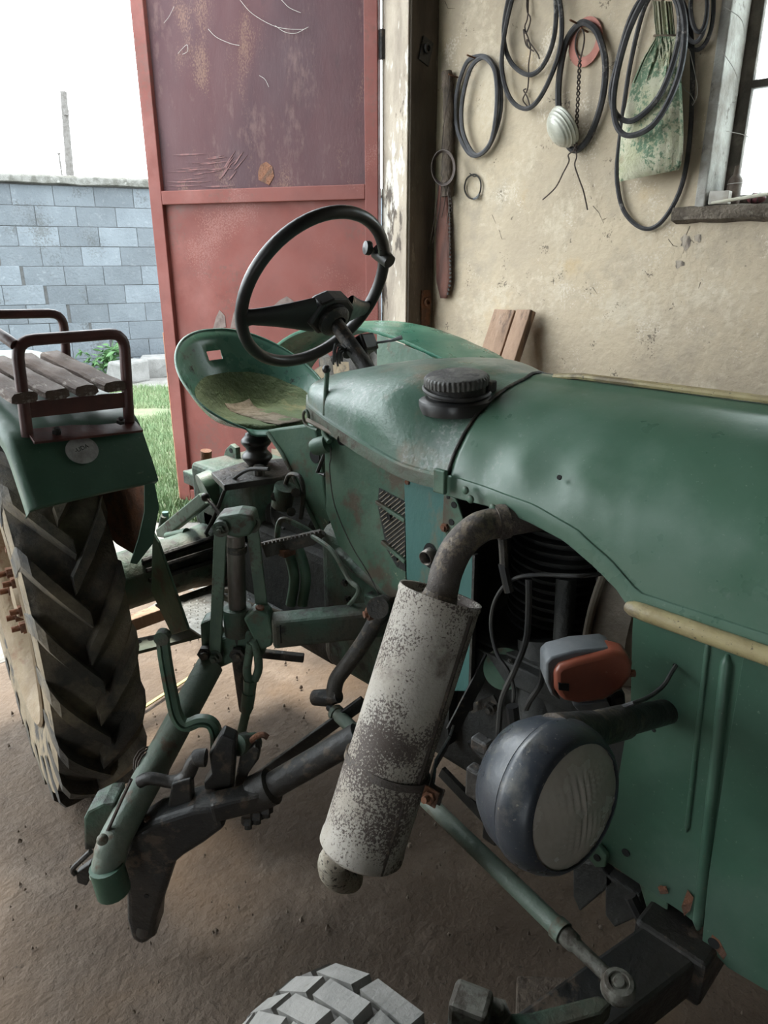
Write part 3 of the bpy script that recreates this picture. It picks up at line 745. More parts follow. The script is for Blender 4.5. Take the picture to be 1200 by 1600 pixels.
# ================================================================== THINGS ON THE FLOOR
p0, p1 = at(205, 1118, Z=.004), at(300, 1056, Z=.004)
tag(MB().bar(p0 - (p1 - p0) * .5, p1 + (p1 - p0) * .4, .015, .006, V((1, 0, 0))).build('yellow_strap', 'yellow_strap', smooth=False, bevel=.002), 'flat yellow strap lying on the floor behind the rear tyre', 'strap')
q = [at(808, 1523, Z=.03), at(925, 1528, Z=.03), at(960, 1640, Z=.03), at(805, 1640, Z=.03)]
tag(MB().prism(q, (0, 0, -.03)).build('wood_board', 'bark_wood', smooth=False, bevel=.005), 'flat dark board lying on the floor under the front axle', 'board')
# loose grit on the floor
random.seed(21); pb = MB()
for k in range(420):
    x, y = random.uniform(-.1, 1.6), random.uniform(.2, 2.6)
    r = random.choice((.002, .003, .003, .004, .005, .008)) * random.uniform(.6, 1.1)
    a = random.uniform(0, 6.28); c = V((x, y, .0))
    pb.add([c + V((r * math.cos(a + i * 1.57) * random.uniform(.6, 1.3), r * math.sin(a + i * 1.57) * random.uniform(.6, 1.3), -.006)) for i in range(4)] + [c + V((r * .4 * math.cos(a + i * 3.1), r * .4 * math.sin(a + i * 3.1), r * random.uniform(.5, 1.))) for i in range(2)], [(0, 1, 4), (1, 5, 4), (1, 2, 5), (2, 3, 5), (3, 4, 5), (3, 0, 4)])
gr = pb.build('floor_grit', 'pebble', smooth=False); gr['kind'] = 'stuff'; tag(gr, 'loose grit and crumbs scattered over the earth floor', 'grit')

# ================================================================== THE TRACTOR (faces -Y, centre line X = CX)
CX, XS = 1.35, 1.05
T = empty('tractor', (CX, 1.2, 0))
tag(T, 'old green tractor with bonnet, side muffler, round headlamp and metal seat', 'tractor')
def px(pts, **k): return [at(u, v, **k) for u, v in pts]
def dot(parent, m, p, axis, r, h=.002, name='hole', seg=14):
    a = V(axis).normalized()
    return MB().cyl(V(p) - a * .001, V(p) + a * h, r, seg=seg).build(name, m, parent)

# ---- bonnet
PR = [(0, 1.357), (.022, 1.357), (.034, 1.350), (.06, 1.346), (.10, 1.338), (.15, 1.322), (.20, 1.296), (.24, 1.262), (.27, 1.225), (.288, 1.185), (.297, 1.14), (.30, 1.08), (.30, 1.0)]
CR = sorted((at(u, v, X=XS).y, at(u, v, X=XS).z) for u, v in ((690, 741), (700, 745), (760, 765), (830, 790), (900, 828), (955, 875), (1000, 925), (1060, 945), (1200, 990)))
BT = sorted((at(u, v, X=XS).y, at(u, v, X=XS).z) for u, v in ((690, 774), (700, 777), (760, 792), (820, 815), (880, 845), (930, 885), (965, 920), (990, 955)))
def crease(y): return float(np.interp(y, [c[0] for c in CR], [c[1] for c in CR]))
def bottom(y): return float(np.interp(y, [c[0] for c in BT], [c[1] for c in BT]))
def bonnet_section(y, n=22):
    zc, zb = crease(y), bottom(y)
    zz = [p[1] for p in PR][::-1]; xx = [p[0] for p in PR][::-1]
    pts = [p for p in PR if p[1] > zc + .002]; pts.append((float(np.interp(zc, zz, xx)), zc))
    cum = [0]
    for a, b in zip(pts, pts[1:]): cum.append(cum[-1] + math.hypot(b[0] - a[0], b[1] - a[1]))
    out = []
    for k in range(n):
        t = cum[-1] * k / (n - 1); out.append((float(np.interp(t, cum, [p[0] for p in pts])), float(np.interp(t, cum, [p[1] for p in pts]))))
    dx = out[-1][0]
    out += [(dx + .004, zc - .001), (dx + .005, zc - .004), (dx + .0055, (zc + zb) / 2), (dx + .006, zb + .002), (dx + .004, zb), (dx - .004, zb)]
    return out
def dent(y, dx, z):
    d = 0.
    for cy, cz, r, a in ((.80, 1.22, .035, .006), (.73, 1.24, .03, -.005), (.66, 1.23, .04, .005), (.60, 1.28, .05, -.004), (.55, 1.30, .05, .003)):
        q = ((y - cy) ** 2 + (z - cz) ** 2) / (r * r); d += a * math.exp(-q)
    return d
b = MB(); rows = []
ys = [.889 - (.889 + .42) * k / 90 for k in range(91)]
for y in ys:
    sec = bonnet_section(y); t = max(0, (-.05 - y) / .37); sx = 1 - .12 * t * t; dz = -.05 * t * t
    near = [V((CX - (dx - dent(y, dx, z)) * sx, y, z + dz)) for dx, z in sec]
    far = [V((CX + dx * sx, y, z + dz)) for dx, z in sec]
    rows.append(far[::-1] + near[1:])
b.grid(rows)
bonnet = b.build('bonnet', 'bonnet_green', T, solid=.0025, ang=32)
for u, v in ((735, 780), (770, 794), (727, 766)):
    p = at(u, v, X=XS - .012); MB().sphere(p, .0085, 12, 8, (.6, 1, 1)).build('rivet', 'worn_green', bonnet)
p = at(876, 747, X=1.075); dot(bonnet, 'hole_dark', p + V((-.004, 0, .002)), (-1, 0, .4), .0045)
b = MB()
for xo, r in ((-.010, .006), (.006, .0055)): b.tube([V((CX + xo, .835 - k * .06, 1.363 + (.003 if k else -.004))) for k in range(21)], r, 8)
b.build('bonnet_trim', 'trim_yellow', T)
b = MB(); yz = [.474, .472, .462, .44, .3, .1, -.1, -.3, -.40]
b.tube([V((XS - .014, y, 1.052)) for y in yz], [.003, .008, .013, .0145, .0145, .0145, .0145, .0145, .012], 12)
b.build('side_trim', 'trim_yellow', T)
MB().tube([V((2 * CX - XS + .014, y, 1.052)) for y in yz], .0145, 12).build('side_trim', 'trim_yellow', T)

# ---- front side panels
def side_panel(xs, sgn):
    poly = [(.466, 1.06), (.462, 1.0), (.448, .865), (.453, .653), (.470, .53), (.455, .505), (.30, .497), (.27, .49), (.27, 1.06)]
    pn = MB().prism([V((xs, y, z)) for y, z in poly], (.004 * sgn, 0, 0)).build('side_panel', 'panel_green', T, smooth=False, bevel=.0012)
    poly = [(.285, 1.06), (.282, .9), (.272, .6), (.262, .47), (.215, .447), (.15, .452), (-.40, .45), (-.40, 1.06)]
    MB().prism([V((xs - .004 * sgn, y, z)) for y, z in poly], (.004 * sgn, 0, 0)).build('front_plate', 'panel_green', pn, smooth=False, bevel=.0012)
    return pn
pan = side_panel(XS, 1); side_panel(2 * CX - XS, -1)
def ridge(pts, r, name):
    n = len(pts); rs = [r * (.35 if i in (0, n - 1) else 1) for i in range(n)]
    MB().tube(pts, rs, 14).build(name, 'panel_green', pan, ang=80)
a0, a1 = at(1107, 1000, X=XS), at(1073, 1300, X=XS)
ridge([a0, a0.lerp(a1, .03), a0.lerp(a1, .97), a1], .0045, 'crease')
a0, a1 = at(1137, 1022, X=XS), at(1090, 1452, X=XS)
ridge([a0, a0.lerp(a1, .03), a0.lerp(a1, .97), a1], .0095, 'ridge')
for (u, v), r, m in (((978, 1332), .008, 'hole_dark'), ((1036, 1390), .008, 'rust'), ((1117, 1471), .010, 'hole_dark'), ((932, 1345), .0085, 'hole_dark'), ((1022, 1141), .0035, 'hole_dark'), ((1055, 1040), .004, 'hole_dark')):
    dot(pan, m, at(u, v, X=XS), (-1, 0, 0), r, .0012 if u < 1060 else .006)
MB().prism(px([(985, 1338), (1010, 1420), (1042, 1425), (1045, 1400)], X=XS + .012), (.006, 0, 0)).build('bracket', 'worn_green', pan, smooth=False, bevel=.003)
random.seed(31)
for pts in ([(1076, 1392), (1084, 1402), (1080, 1424), (1070, 1430), (1066, 1416)], [(1112, 1462), (1124, 1470), (1136, 1490), (1132, 1502), (1118, 1486), (1108, 1474)], [(1028, 1384), (1042, 1386), (1044, 1396), (1030, 1396)]):
    MB().prism(px([(u + random.uniform(-2, 2), v + random.uniform(-2, 2)) for u, v in pts], X=XS - .0046), (.0008, 0, 0)).build('rust_patch', 'rust', pan, smooth=False)
# nose grille
nb = MB(); nb.lim(CX - .255, CX + .255, -.42, -.40, .45, 1.26); nose = nb.build('nose', 'panel_green', T, smooth=False, bevel=.01)
for k in range(11): MB().lim(CX - .2, CX + .2, -.432, -.42, .52 + k * .06, .545 + k * .06).build('grille_bar', 'trim_yellow' if k == 10 else 'panel_green', nose, smooth=False)

# ---- cowl with the fuel tank
ZT = [(.86, 1.353), (.99, 1.372), (1.16, 1.362), (1.30, 1.345), (1.43, 1.315), (1.47, 1.29)]
b = MB(); rows = []
CW = [(.89, .302), (1.0, .300), (1.15, .288), (1.30, .262), (1.40, .235), (1.455, .19)]
def cowl_pt(y, th, sgn=-1, off=0.):
    w = float(np.interp(y, *zip(*CW))); zt = float(np.interp(y, *zip(*ZT))); zb = float(np.interp(y, [.89, 1.36, 1.46], [1.172, 1.250, 1.268]))
    c, s = max(math.cos(th), 0), max(math.sin(th), 0)
    x, z = w * s ** .66, zb + (zt - zb) * c ** .62
    k = max(0., 1 - (y - .885) / .22); k = k * k * (3 - 2 * k)
    if k > 0:                                               # runs into the bonnet's own section at the joint
        q = th / (math.pi / 2) * 21; i = min(int(q), 20); f = q - i
        bx_, bz_ = BS[i][0] * (1 - f) + BS[i + 1][0] * f, BS[i][1] * (1 - f) + BS[i + 1][1] * f
        x = x * (1 - k) + bx_ * k; z = z * (1 - k) + bz_ * k
    return V((CX + sgn * (x + off * s), y, z + off * c))
BS = bonnet_section(.886)[:22]
cy_ = [.893 + (1.45 - .893) * k / 40 for k in range(41)]
for y in cy_:
    near = [cowl_pt(y, math.pi / 2 * k / 20) for k in range(21)]
    e = near[-1]; near += [e + V((-.005, 0, -.002)), e + V((-.006, 0, -.008)), e + V((-.006, 0, -.034)), e + V((.004, 0, -.036))]
    far = [V((2 * CX - p.x, p.y, p.z)) for p in near]
    rows.append(far[::-1] + near[1:])
b.grid(rows); b.add(rows[-1], [tuple(range(len(rows[-1])))])
cowl = b.build('cowl', 'cowl_green', T, ang=50)
MB().grid([[cowl_pt(y, math.pi / 2) + V((-.0065, 0, -.007)), cowl_pt(y, math.pi / 2) + V((-.0072, 0, -.012)), cowl_pt(y, math.pi / 2) + V((-.0072, 0, -.034))] for y in cy_[:-1]]).build('cowl_lip', 'oily_lip', cowl)
b = MB()
b.tube([cowl_pt(.889, math.pi / 2 * k / 30, off=.003) for k in range(31)] + [cowl_pt(.889, math.pi / 2) + V((-.004, 0, -.035))], .0038, 8)
b.tube([cowl_pt(.889, math.pi / 2 * k / 30, 1, off=.003) for k in range(31)], .0038, 8)
b.build('seam_strip', 'oily_iron', cowl)
p = at(688, 752, X=XS - .01); MB().box(p, (.012, .03, .05)).build('corner_clip', 'worn_green', cowl, smooth=False, bevel=.003)
# filler cap

def cowl_hit(u, v):
    best = None
    for i in range(60):
        for k in range(60):
            p = cowl_pt(.90 + .4 * i / 59, math.pi / 2 * k / 59); r_, f_ = ray(u, v); d_ = (p - V((0, 0, EYE))); t_ = d_.dot(r_) / r_.dot(r_); e_ = (d_ - r_ * t_).length
            if best is None or e_ < best[0] - .002 or (e_ < best[0] + .002 and t_ < best[2]): best = (e_, p, t_)
    return best[1]
pc = cowl_hit(714, 613); dist = (pc - V((0, 0, EYE))).length; rc = 51 * dist / 1165
tilt = V((-.10, -.02, 1)).normalized()
b = MB().lathe([(rc * 1.26, -.032), (rc * 1.26, -.016), (rc * 1.22, -.008), (rc * 1.12, -.004), (rc * 1.0, -.002), (rc * .9, -.002)], pc, tilt, 40)
cap = b.build('filler_collar', 'black_plastic', T, ang=40)
b = MB().lathe([(rc * .93, -.01), (rc * .93, .028), (0, .028)], pc, tilt, 40); b.build('filler_neck', 'black_iron', cap, ang=40)
rows = []; aa, bb_ = frame(tilt)
prof = [(.96, .018), (1.0, .020), (1.0, .034), (.95, .039), (.86, .041), (.3, .043), (.001, .043)]
for r_, h_ in prof:
    rows.append([pc + tilt * h_ + (aa * math.cos(t) + bb_ * math.sin(t)) * rc * r_ * (1 + (.022 * (1 if k % 4 < 2 else -1) if .95 < r_ else 0)) for k, t in enumerate(np.linspace(0, 2 * math.pi, 160, endpoint=False))])
MB().grid(rows, True).build('filler_cap', 'cap_grey', cap, ang=40)
p0 = pc + tilt * .008
b = MB().tube([p0 + (aa * math.cos(t) + bb_ * math.sin(t)) * rc * 1.02 + tilt * (.008 * math.sin(t * 1.0)) for t in np.linspace(0, 6.28, 40)], .005, 6, closed=True); b.build('strap', 'rubber_cable', cap)
q = pc + RGT * rc * .98 + tilt * .015; MB().box(q, (.025, .03, .025)).build('latch', 'black_iron', cap, smooth=False, bevel=.003)

# ---- cowl side panel, louvre, teal panel
XC = 1.105
poly = px([(506, 672), (632, 740), (634, 930), (610, 935), (560, 885), (528, 850), (510, 800)], X=XC)
sp = MB().prism(poly, (.006, 0, 0)).build('cowl_side', 'worn_green', T, smooth=False, bevel=.0015)
lv = px([(592, 762), (633, 784), (633, 893), (620, 886), (604, 858), (590, 790)], X=XC - .002)
lo = MB().prism(lv, (.003, 0, 0)).build('louvre', 'engine_dark', sp, smooth=False)
b = MB()
for k in range(26):
    u = 560 + k * 4.2; seg_ = []
    for t in np.linspace(0, 1, 30):
        uu, vv = u + 46 * t, 742 + 5 * k * 0 + 165 * t
    c0_, c1_ = (593, 900 - 7.5 * k), (633, 868 - 7.5 * k)
    v0 = max(min(c0_[1], 892), 766); 
    def inside(u_, v_): return (u_ > 592 if v_ < 800 else u_ > 590 + (v_ - 790) * .26) and v_ < 862 + (u_ - 604) * 1.0 and v_ > 762 + (u_ - 592) * .54
    pts_ = [(c0_[0] + (c1_[0] - c0_[0]) * t, c0_[1] + (c1_[1] - c0_[1]) * t) for t in np.linspace(0, 1, 20)]
    pts_ = [p for p in pts_ if inside(*p)]
    if len(pts_) > 1: b.tube(px([pts_[0], pts_[-1]], X=XC - .003), .0016, 5)
b.build('louvre_wire', 'shroud_tan', lo)
for p, q in (((588, 784), (634, 814)), ((597, 846), (634, 878))): MB().bar(at(*p, X=XC - .006), at(*q, X=XC - .006), .010, .010).build('louvre_bar', 'worn_green', lo, smooth=False, bevel=.002)
for u, v in ((609, 808), (619, 872)): dot(lo, 'hole_dark', at(u, v, X=XC - .004), (-1, 0, 0), .006, .004, 'screw')
tp = MB().prism(px([(631, 738), (693, 768), (704, 800), (738, 868), (738, 1080), (640, 1080)], X=1.088), (.005, 0, 0)).build('bulkhead_side', 'teal_paint', T, smooth=False, bevel=.0015)
dot(tp, 'rust', at(637, 753, X=1.088), (-1, 0, 0), .006, .004, 'screw')
c = at(672, 868, X=1.087)
b = MB(); b.add([c + V((-.0012, .020 * math.cos(t), .030 * math.sin(t))) for t in np.linspace(0, 6.28, 24, endpoint=False)], [tuple(range(24))]); b.build('oval_hole', 'hole_dark', tp, smooth=False)
p = at(664, 873, X=1.065); b = MB().tube([c + V((.03, 0, .006)), p], [.017, .016], 14, cap=False); b.build('pipe_stub', 'steel_worn', tp, solid=.002)
br = MB().prism(px([(693, 772), (712, 779), (729, 826), (720, 838), (707, 848), (697, 838), (690, 826)], X=1.078), (.005, 0, 0)).build('perforated_bracket', 'worn_green', T, smooth=False, bevel=.002)
for u, v, r in ((709, 789, .007), (705, 816, .007), (722, 826, .006), (700, 777, .004)): dot(br, 'hole_dark', at(u, v, X=1.077), (-1, 0, 0), r, .0006)
MB().nut(at(696, 824, X=1.078), (-1, 0, 0), .010, .006).build('bolt', 'rust', br)
MB().bar(at(743, 866, X=1.08), at(735, 1110, X=1.08), .006, .012, (0, 1, 0)).build('edge_strip', 'oily_iron', tp, smooth=False)

# hand throttle, rod, lanyard
XR = 1.085
p0, p1 = at(512, 572, X=1.10), at(506, 690, X=1.09)
hl = MB().tube(spline([at(511, 580, X=1.10), at(508, 640, X=1.095), at(507, 675, X=1.09), at(515, 690, X=1.085)], 5), [.006] * 8 + [.008] * 8, 10).build('throttle_lever', 'worn_green', T)
MB().sphere(at(510, 577, X=1.10), .0105).build('knob', 'black_plastic', hl)
MB().lathe([(0, 0), (.018, .002), (.022, .012), (.022, .045), (0, .048)], at(488, 700, X=1.075), (.2, -.5, .2), 20).build('pivot_drum', 'worn_green', hl, ang=40)
MB().tube(spline([at(u, v, X=1.09) for u, v in ((496, 672), (484, 668), (476, 660), (474, 648), (478, 641), (482, 648), (482, 660))], 4), .0038, 8).build('ring_handle', 'worn_green', hl)
b = MB().tube(spline([at(u, v, X=1.08) for u, v in ((480, 656), (510, 672), (540, 687), (590, 718), (640, 741), (690, 762))], 4), .0055, 8)
rod = b.build('control_rod', 'shroud_tan', T)
MB().tube(px([(534, 682), (560, 697)], X=1.078), .010, 12).build('rod_sleeve', 'oily_iron', rod)
MB().cyl(at(536, 687, X=1.10), at(536, 687, X=1.075), .014).build('rod_socket', 'hole_dark', rod)
MB().tube(spline([at(u, v, X=1.08) for u, v in ((516, 700), (517, 715), (515, 735), (523, 790), (548, 850), (575, 895), (592, 930))], 5), .0016, 6).build('lanyard', 'wire_dark', T)

# ---- steering wheel
SC = V((CX, 1.64, 1.508)); tt = math.radians(58); RS = .242
sm = V((0, -math.cos(tt), math.sin(tt))); sn = V((0, math.sin(tt), math.cos(tt)))
def sw(a, r=RS, h=0.): return SC + V((1, 0, 0)) * r * math.cos(a) + sm * r * math.sin(a) + sn * h
stw = MB().tube([sw(t) for t in np.linspace(0, 2 * math.pi, 64, endpoint=False)], .0175, 14, closed=True).build('steering_wheel', 'black_plastic', T)
hubc = at(514, 492, X=CX)
hub = MB(); hx = V((1, 0, 0))
outl = [(-.062, -.012), (-.045, .034), (-.012, .046), (.03, .044), (.058, .022), (.062, -.012), (.040, -.036), (-.025, -.038)]
hub.prism([hubc + hx * a * 1.25 + sm * b_ * 1.35 - sn * .018 for a, b_ in outl], sn * .05)
hub.build('hub', 'black_plastic', stw, smooth=False, bevel=.008)
MB().lathe([(.048, .0), (.048, -.02), (.036, -.03), (.024, -.034)], hubc - sn * .012, sn, 28).build('hub_collar', 'black_iron', stw, ang=40)
for s, ang in ((-1, math.pi + .30), (1, -.28)):
    e = sw(ang, RS * .99); m_ = hubc + hx * s * .055 + sn * .004
    b = MB(); rows = []
    for k in range(9):
        t = k / 8; c = m_.lerp(e, t); w = .036 * (1 - t) ** 1.5 + .024 + .008 * (t > .9); d = (e - m_).normalized(); side = d.cross(sn).normalized()
        rows.append([c + side * w * math.cos(a) + sn * .014 * math.sin(a) * (1.2 - .2 * t) for a in np.linspace(0, 2 * math.pi, 14, endpoint=False)])
    b.grid(rows, True); b.build('spoke', 'black_plastic', stw, ang=70)
kp = at(606, 400, X=CX + .20)
ka = sw(.48); 
kn = MB().tube([ka + sn * .03 - sm * .0, ka - sn * .028], [.026, .020], 16).build('spinner_clamp', 'black_plastic', stw, ang=40)
MB().cyl(ka - V((.010, 0, 0)) + sn * .02, ka - V((.038, 0, 0)) + sn * .035 + sm * .006, .007).build('spinner_stem', 'steel_worn', stw)
MB().lathe([(0, 0), (.019, .001), (.021, .006), (.019, .018), (0, .022)], ka - V((.030, 0, 0)) + sn * .034 + sm * .006, V((-1, .35, .1)), 18).build('spinner_knob', 'black_plastic', stw, ang=50)
cb0 = at(590, 600, X=CX); 
clm = MB().tube([hubc - sn * .02, cb0], [.021, .023], 16).build('steering_column', 'black_iron', T)
pk = at(545, 545, X=CX); MB().tube([pk + sn * .010, pk - sn * .010], .027, 14).build('column_clamp', 'black_iron', clm)
b = MB()
for k in range(5): b.tube(spline([pk + V((-.022, -.01, .0)), pk + V((-.04 - .006 * k, -.015, -.005 + .006 * k)), pk + V((-.035 - .008 * k, -.01, -.03 - .006 * (k % 3)))], 3), .003, 5)
b.build('cable_ends', 'rubber_cable', clm)
sx = at(570, 538, X=CX + .05)
sw_ = MB().box(sx, (.055, .05, .05), Matrix.Rotation(-.5, 3, 'X')).build('turn_switch', 'black_plastic', T, smooth=False, bevel=.007)
b = MB().tube([sx + V((.02, -.01, .002)), at(612, 532, X=CX + .10), at(628, 527, X=CX + .115)], [.0035, .004, .0065], 8); b.build('stalk', 'grey_plastic', sw_)
MB().cyl(sx + V((-.01, -.01, -.02)), sx + V((-.01, -.02, -.045)), .009).build('switch_plug', 'black_plastic', sw_)

# ---- seat
SX, SY, SZ = CX, 1.955, 1.092
na, nr = 96, 26
def seat_pt(k, i, dz=0.):
    ph = 2 * math.pi * k / na; r = i / (nr - 1)
    c, s = math.cos(ph), math.sin(ph)                       # s = +1 at the back
    bk = max(0, s) ; sd = abs(c)
    rim = .005 + .268 * (max(0, s + .8) / 1.8) ** 1.15 + .012 * sd
    rad_y = .23 if s > 0 else .235
    rr = r ** .85 * (.90 + .10 * r)
    x = SX + .242 * c * rr * (1.03 if s > -.3 else 1.03 - .12 * (-s - .3)); y = SY + rad_y * s * rr + (.03 * r ** 4 * bk)
    z = SZ + rim * max(0, (r - .42) / .58) ** 1.9 + dz
    if s < -.75: z += -.012 * max(0, r - .85) / .15
    return V((x, y, z))
b = MB(); rows = [[seat_pt(k, i) for k in range(na)] for i in range(nr)]
def seat_hole(i, k):
    ph = 360 * k / na
    return i in (22,) and (154 < ph < 169 or 84 < ph < 99)
b.grid(rows, True, skip=seat_hole)
seat = b.build('seat', 'seat_green', T, solid=.005, ang=60)
rows = [[seat_pt(k, nr - 1) + V((.004 * math.cos(a) * math.cos(2 * math.pi * k / na), .004 * math.cos(a) * math.sin(2 * math.pi * k / na), .004 * math.sin(a))) for a in np.linspace(0, 6.28, 8, endpoint=False)] for k in range(na)]
MB().grid(rows, True, True).build('rolled_edge', 'seat_green', seat)
# cloth pad lying in the seat
b = MB(); rows = []
def pad_pt(k, i, h):
    p = seat_pt(k, i); ph = 2 * math.pi * k / na
    w = noise.noise(V((p.x * 14, p.y * 14, 0))) * .006
    return p + V((0, 0, .004 + h + (w if h > .003 else 0)))
NI = 21
for i in range(NI): rows.append([pad_pt(k, i, .013 if i < NI - 1 else .007) for k in range(na)])
rows.append([pad_pt(k, NI - 1, 0) for k in range(na)])
b.grid(rows, True)
pad = b.build('seat_pad', 'pad_green', ang=70); tag(pad, 'worn green cloth pad with a pale stripe lying in the metal seat', 'seat pad')
sb_ = MB(); rows = []
for j in range(14):
    t = j / 13; r = []
    for s in range(5):
        x = SX - .065 + .10 * s / 4 + .02 * t; y = SY - .195 + .33 * t
        # nearest height of the pad surface
        rr = math.hypot((x - SX) / .242, (y - SY) / .233); rim = 0
        ph = math.atan2((y - SY) / .233, (x - SX) / .242); k = int(round(ph / (2 * math.pi) * na)) % na
        i = min((q_ / 10 for q_ in range(0, (nr - 1) * 10)), key=lambda q_: abs(math.hypot(seat_pt(k, q_).x - SX, seat_pt(k, q_).y - SY) - math.hypot(x - SX, y - SY)))
        z0 = seat_pt(k, i).z - .004
        r.append(V((x, y, z0 + .0215 + .002 * noise.noise(V((x * 40, y * 40, 0))))))
    rows.append(r)
sb_.grid(rows); sb_.build('stripe', 'pad_pale', pad, solid=.003, ang=70)

# seat support plate and bellows
XQ = 1.235
su = MB().prism(px([(416, 672), (490, 662), (500, 700), (504, 740), (510, 790), (528, 850), (542, 874), (513, 860), (487, 807), (467, 763), (440, 707)], X=XQ), (.05, 0, 0)).build('seat_support', 'worn_green', T, smooth=False, bevel=.006)
MB().tube(px([(418, 676), (440, 707), (467, 763), (487, 807), (514, 862)], X=XQ - .004), .006, 8).build('flange', 'pale_green', su)
dot(su, 'hole_dark', at(492, 712, X=XQ), (-1, 0, 0), .022, .0015)
dot(su, 'hole_dark', at(519, 820, X=XQ), (-1, 0, 0), .014, .0015)
MB().tube(px([(508, 708), (496, 738), (508, 742)], X=XQ - .03), .006, 8).build('lever_loop', 'black_iron', su)
bc = at(401, 700, X=1.32); pr_ = []
for k in range(33): pr_.append((.043 + .008 * math.sin(k / 32 * math.pi * 4 - 1.5), -.055 + k / 32 * .105))
bl = MB().lathe([(.02, -.06)] + pr_ + [(.02, .055)], bc, (0, 0, 1), 28).build('bellows', 'black_plastic', T, ang=70)
MB().cyl(bc - V((0, 0, .085)), bc - V((0, 0, .055)), .05).build('spring_base', 'oily_iron', bl)

# ---- transmission, hydraulics behind
gb_ = MB().lim(1.15, 1.55, .98, 1.43, .47, .92).build('gearbox', 'grimy_green', T, smooth=False, bevel=.045, bseg=4)
MB().tube(px([(528, 862), (560, 890), (612, 928)], X=1.14), .016, 10).build('edge_rail', 'grimy_green', gb_)
for u, v in ((548, 872), (540, 910), (545, 935), (580, 935)): MB().nut(at(u, v, X=1.15), (-1, 0, 0), .010, .008).build('bolt', 'oily_iron', gb_)
MB().box(at(585, 938, X=1.13), (.03, .05, .03)).build('lug', 'grimy_green', gb_, smooth=False, bevel=.004)
MB().lim(1.2, 1.5, 1.42, 2.15, .42, .80).build('axle_centre', 'engine_dark', T, smooth=False, bevel=.04, bseg=3)
hy = MB().lim(1.2, 1.48, 1.80, 2.18, .70, .93).build('hydraulic_housing', 'grimy_green', T, smooth=False, bevel=.02, bseg=3)
MB().prism(px([(330, 738), (378, 722), (440, 716), (475, 726), (440, 745), (350, 758)], Z=.945), (0, 0, -.02)).build('top_plate', 'oily_iron', hy, smooth=False, bevel=.003)
vb = MB().cyl(at(440, 790, X=1.20), at(446, 760, X=1.20), .032, seg=18).build('valve_block', 'grimy_green', hy)
for u, v in ((430, 776), (462, 770), (455, 800)): MB().cyl(at(u, v, X=1.17), at(u, v, X=1.22), .014, seg=8).build('plug', 'oily_iron', hy)
MB().tube(spline(px([(446, 758), (452, 742), (468, 745), (474, 770), (470, 810)], X=1.21), 5), .007, 8).build('pipe', 'oily_iron', hy)
MB().lim(1.24, 1.5, 1.55, 1.82, .62, .86).build('rear_casing', 'engine_dark', hy, smooth=False, bevel=.03, bseg=3)
MB().cyl(at(405, 728, X=1.25), at(405, 742, X=1.25), .018, seg=8).build('plug', 'oily_iron', hy)
b = MB().cyl(at(321, 765, X=1.3), at(321, 712, X=1.3), .016); b.cyl(at(321, 742, X=1.3), at(321, 730, X=1.3), .030, seg=6); b.cyl(at(322, 718, X=1.3), at(322, 704, X=1.3), .02)
b.build('hitch_bolt', 'rust', hy)
lg = MB().prism(px([(345, 728), (352, 702), (360, 694), (368, 700), (370, 722)], X=1.34), (.02, 0, 0)).build('lug', 'pale_green', hy, smooth=False, bevel=.003)
dot(lg, 'hole_dark', at(361, 704, X=1.34), (-1, 0, 0), .009)
MB().box(at(315, 745, X=1.32), (.10, .10, .05)).build('hitch_block', 'grimy_green', hy, smooth=False, bevel=.005)
ldr = MB().cyl(at(318, 768, X=1.18), at(345, 756, X=1.24), .062, seg=28).build('lift_shaft', 'worn_green', T)
la = MB(); la.prism(px([(322, 768), (335, 785), (268, 838), (256, 836), (254, 824)], X=1.16), (-.03, 0, 0)); lift = la.build('lift_arm', 'pale_green', T, smooth=False, bevel=.006)
MB().tube(px([(262, 838), (292, 832)], X=1.13), .016, 12).build('pin', 'worn_green', lift)
MB().tube(px([(252, 832), (256, 806)], X=1.15), [.016, .012], 12).build('clevis', 'grimy_green', lift)
MB().tube(px([(258, 800), (263, 860)], X=1.16), .012, 8).build('lift_rod', 'teal_paint', lift)
lv_ = MB().tube(spline(px([(322, 778), (335, 792), (350, 815)], X=1.02), 4), .0055, 8).build('control_lever', 'black_iron', T)
MB().sphere(at(321, 777, X=1.02), .0135).build('knob', 'black_plastic', lv_)
MB().tube(spline(px([(420, 733), (385, 735), (355, 760), (338, 800), (318, 840), (300, 868)], X=1.17), 5), .006, 8).build('hose', 'rubber_cable', T)
MB().tube(spline(px([(428, 778), (424, 800), (430, 820), (444, 826)], X=1.18), 5), .004, 8).build('hose', 'rubber_cable', T)
MB().tube(spline(px([(488, 838), (520, 862), (545, 905), (560, 920), (552, 938), (520, 968), (480, 978), (440, 968)], X=1.10), 5), .0065, 8).build('hose', 'link_green', T)

# rear axle tube and brake parts
AY, AZ = 2.10, .605
ax_ = MB().tube([V((.66, AY, AZ)), V((.84, AY, AZ)), V((.86, AY, AZ)), V((1.10, AY, AZ)), V((1.25, AY, AZ))], [.085, .085, .095, .098, .12], 28).build('axle_housing', 'grimy_green', T, ang=30)
for k in range(3):
    a = .2 + k * .33; d = V((0, -math.cos(a), math.sin(a))); MB().bar(V((.92, AY, AZ)) + d * .10, V((1.22, AY, AZ)) + d * .118, .014, .022, d.cross(V((1, 0, 0)))).build('rib', 'black_iron', ax_, smooth=False, bevel=.003)
MB().prism(px([(238, 832), (247, 848), (294, 984), (268, 992), (236, 925)], X=.88), (.008, 0, 0)).build('fender_stay', 'worn_green', T, smooth=False, bevel=.002)
